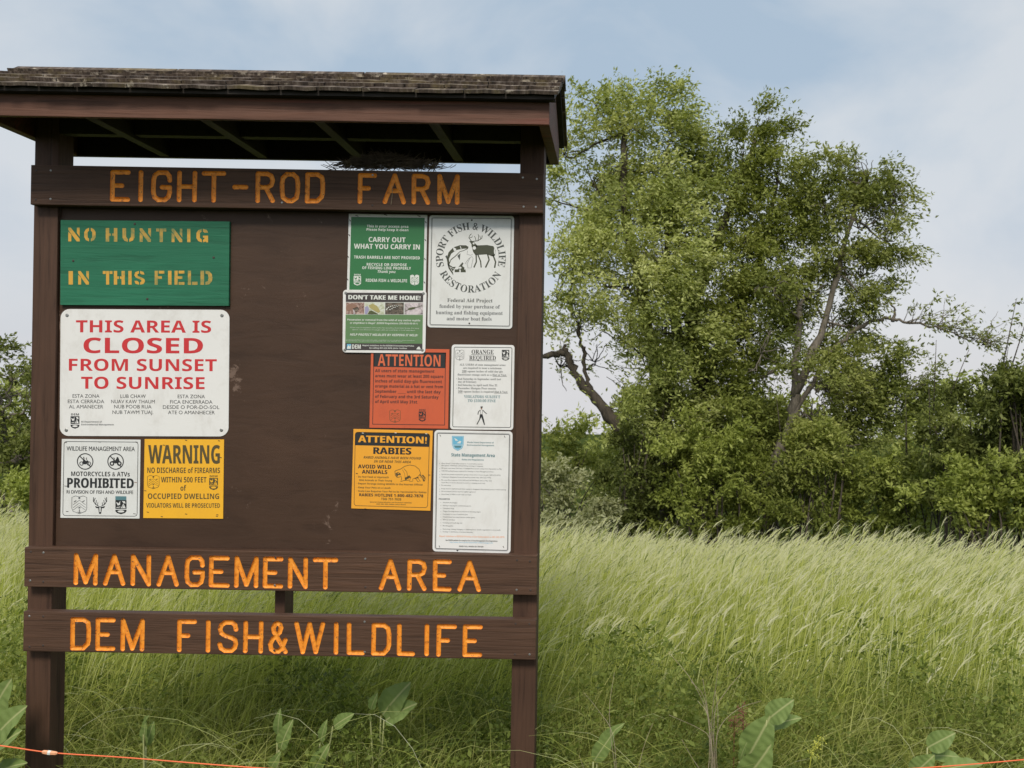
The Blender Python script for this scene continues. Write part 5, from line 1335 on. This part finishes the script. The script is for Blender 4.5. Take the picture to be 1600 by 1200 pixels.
dock('large dock plant with tall upright leaf right of centre in the weeds', 3.22, (1180, 1230),
     [(1168, 1185, 1205, 1117, 52, 0, (-.2, -1, .3)), (1198, 1125, 1240, 1093, 36, -.02, (-.3, -1, .5)), (1160, 1225, 1205, 1165, 50, -.05, (.3, -1, .6)), (1200, 1135, 1252, 1120, 26, .03, (0, -.7, 1)), (1155, 1190, 1166, 1160, 12, -.02, (-1, -1, .2))])
dock('dock plant with two light leaves beside the string at lower right', 3.12, (1445, 1230),
     [(1449, 1168, 1493, 1145, 32, 0, (-.3, -1, .5)), (1425, 1212, 1460, 1180, 34, -.03, (-.2, -1, .5)), (1455, 1180, 1500, 1182, 26, .03, (0, -.6, 1)), (1470, 1202, 1535, 1192, 30, -.05, (0, -.5, 1))])
dock('small dock leaf rising just right of the right post', 3.18, (925, 1225), [(927, 1190, 960, 1142, 26, 0, (-.3, -1, .2)), (935, 1160, 975, 1130, 16, .02, (0, -1, .6))])
dock('dock plant with the largest leaves cut off by the left edge', 3.05, (-15, 1230),
     [(-22, 1130, 15, 1062, 44, 0, (.2, -1, .3)), (-18, 1160, 38, 1103, 46, -.02, (.1, -1, .7)), (-30, 1190, 30, 1140, 48, -.04, (0, -.8, 1)), (-20, 1210, 40, 1190, 30, -.02, (0, -.7, 1))])
dock('shaded dock plant with one broad leaf behind and below the board', 3.42, (590, 1220), [(595, 1118, 640, 1066, 44, 0, (-.2, -1, .4)), (600, 1125, 650, 1098, 36, -.02, (0, -.8, .8)), (578, 1110, 589, 1083, 16, -.03, (-.3, -1, .2))])
dock('upright narrow dock plant below the middle of the lowest board', 3.3, (490, 1225), [(487, 1210, 512, 1163, 26, 0, (-.2, -1, .3)), (500, 1160, 510, 1125, 15, .02, (-.2, -1, .3)), (520, 1135, 552, 1115, 22, .04, (0, -1, .6))])
dock('dock plant with two pale folded leaves near the middle left', 3.35, (435, 1225), [(436, 1172, 456, 1125, 24, 0, (-.2, -1, .3)), (433, 1150, 437, 1108, 15, .02, (0, -1, .2)), (420, 1205, 438, 1175, 16, -.03, (0, -1, .3))])
dock('lone folded leaf plant on a straight stalk right of the left post', 3.3, (228, 1225), [(226, 1168, 226, 1122, 17, 0, (-.4, -1, .1)), (228, 1166, 240, 1128, 16, .015, (.4, -1, .2)), (224, 1128, 232, 1118, 8, -.01, (0, -1, .5))])

# ------------------------------------------------------------------ dry stalks, red sorrel, yellow flower, brown weed
def stalk_cluster(name, label, cat, D, lines, mat, r=.0016):
    b = PP(lines[0][0][0], lines[0][0][1], D); r_ = empty(name, (b[0], D, float(gz(D))), label, cat)
    for ln in lines:
        P3 = [PP(p[0], p[1], D+random.uniform(-.03, .03)) for p in ln]
        pth = smooth_path(P3, 4); v, f = tube(pth, np.linspace(r, r*.45, len(pth)), 4); mesh_obj('stalk', v, f, mat, r_, smooth=True)
stalk_cluster('dry_stalks', 'bundle of bare dry pinkish stalks fanning out of the weeds right of the post', 'dead weed', 3.2,
    [[(1120, 1240), (1112, 1140), (1085, 1070), (1044, 1018)], [(1117, 1240), (1110, 1150), (1100, 1090), (1080, 1065)], [(1115, 1240), (1112, 1130), (1120, 1060), (1122, 1035)], [(1118, 1240), (1116, 1120), (1135, 1080), (1160, 1050)], [(1122, 1240), (1110, 1160), (1095, 1140), (1045, 1117)],
     [(1113, 1240), (1108, 1130), (1098, 1060)], [(1124, 1240), (1120, 1150), (1150, 1110), (1190, 1095)], [(1115, 1230), (1085, 1190), (1065, 1155)], [(1112, 1240), (1118, 1180), (1122, 1120), (1118, 1080)], [(1100, 1240), (1108, 1190), (1106, 1120), (1090, 1095)]], M['straw'])
stalk_cluster('dry_stalks', 'few thin straw coloured stalks crossing low between right post and dry bundle', 'dead weed', 3.15,
    [[(965, 1240), (958, 1150), (935, 1110), (912, 1082)], [(990, 1240), (1005, 1170), (1020, 1130)], [(925, 1240), (905, 1180)], [(965, 1230), (952, 1120), (960, 1050)]], M['straw'], .0012)
def seedhead(name, label, D, pts, mat, cat, n=60, sz=.006, sp=.018):
    b = PP(pts[0][0], pts[0][1], D); r_ = empty(name, (b[0], D, float(gz(D))), label, cat)
    P3 = smooth_path([PP(p[0], p[1], D) for p in pts], 6); v, f = tube(P3, np.linspace(.002, .001, len(P3)), 4); mesh_obj('stem', v, f, mat, r_)
    k = RNG.integers(len(P3)//2, len(P3), n); o = P3[k]+RNG.normal(0, sp*.5, (n, 3))
    V, T = sprays(o, unit(RNG.normal(0, 1, (n, 3))), np.full(n, sp), 4, sz, .2, .7); quads_obj('seed_head', V, len(V)//4, mat, r_, {'tint': T})
seedhead('sorrel_plant', 'taller rusty red sorrel seed head near the dry stalks', 3.3, [(1165, 1240), (1162, 1140), (1160, 1100)], M['redseed'], 'weed plant')
seedhead('sorrel_plant', 'shorter rusty red sorrel seed head close left of the large dock leaves', 3.35, [(1146, 1240), (1147, 1150), (1148, 1118)], M['redseed'], 'weed plant', 40)
seedhead('yellow_flower', 'small greenish yellow flower spray low in the weeds', 3.15, [(1262, 1240), (1268, 1180), (1283, 1152)], flat('yellow_green_flower', (.45, .45, .06), .6, .2), 'flower', 40)
seedhead('tall_weed', 'leafy brownish weed standing at the right edge of the field', 3.7, [(1585, 1200), (1578, 1100), (1572, 1020)], M['weed'], 'weed plant', 70, .02, .07)
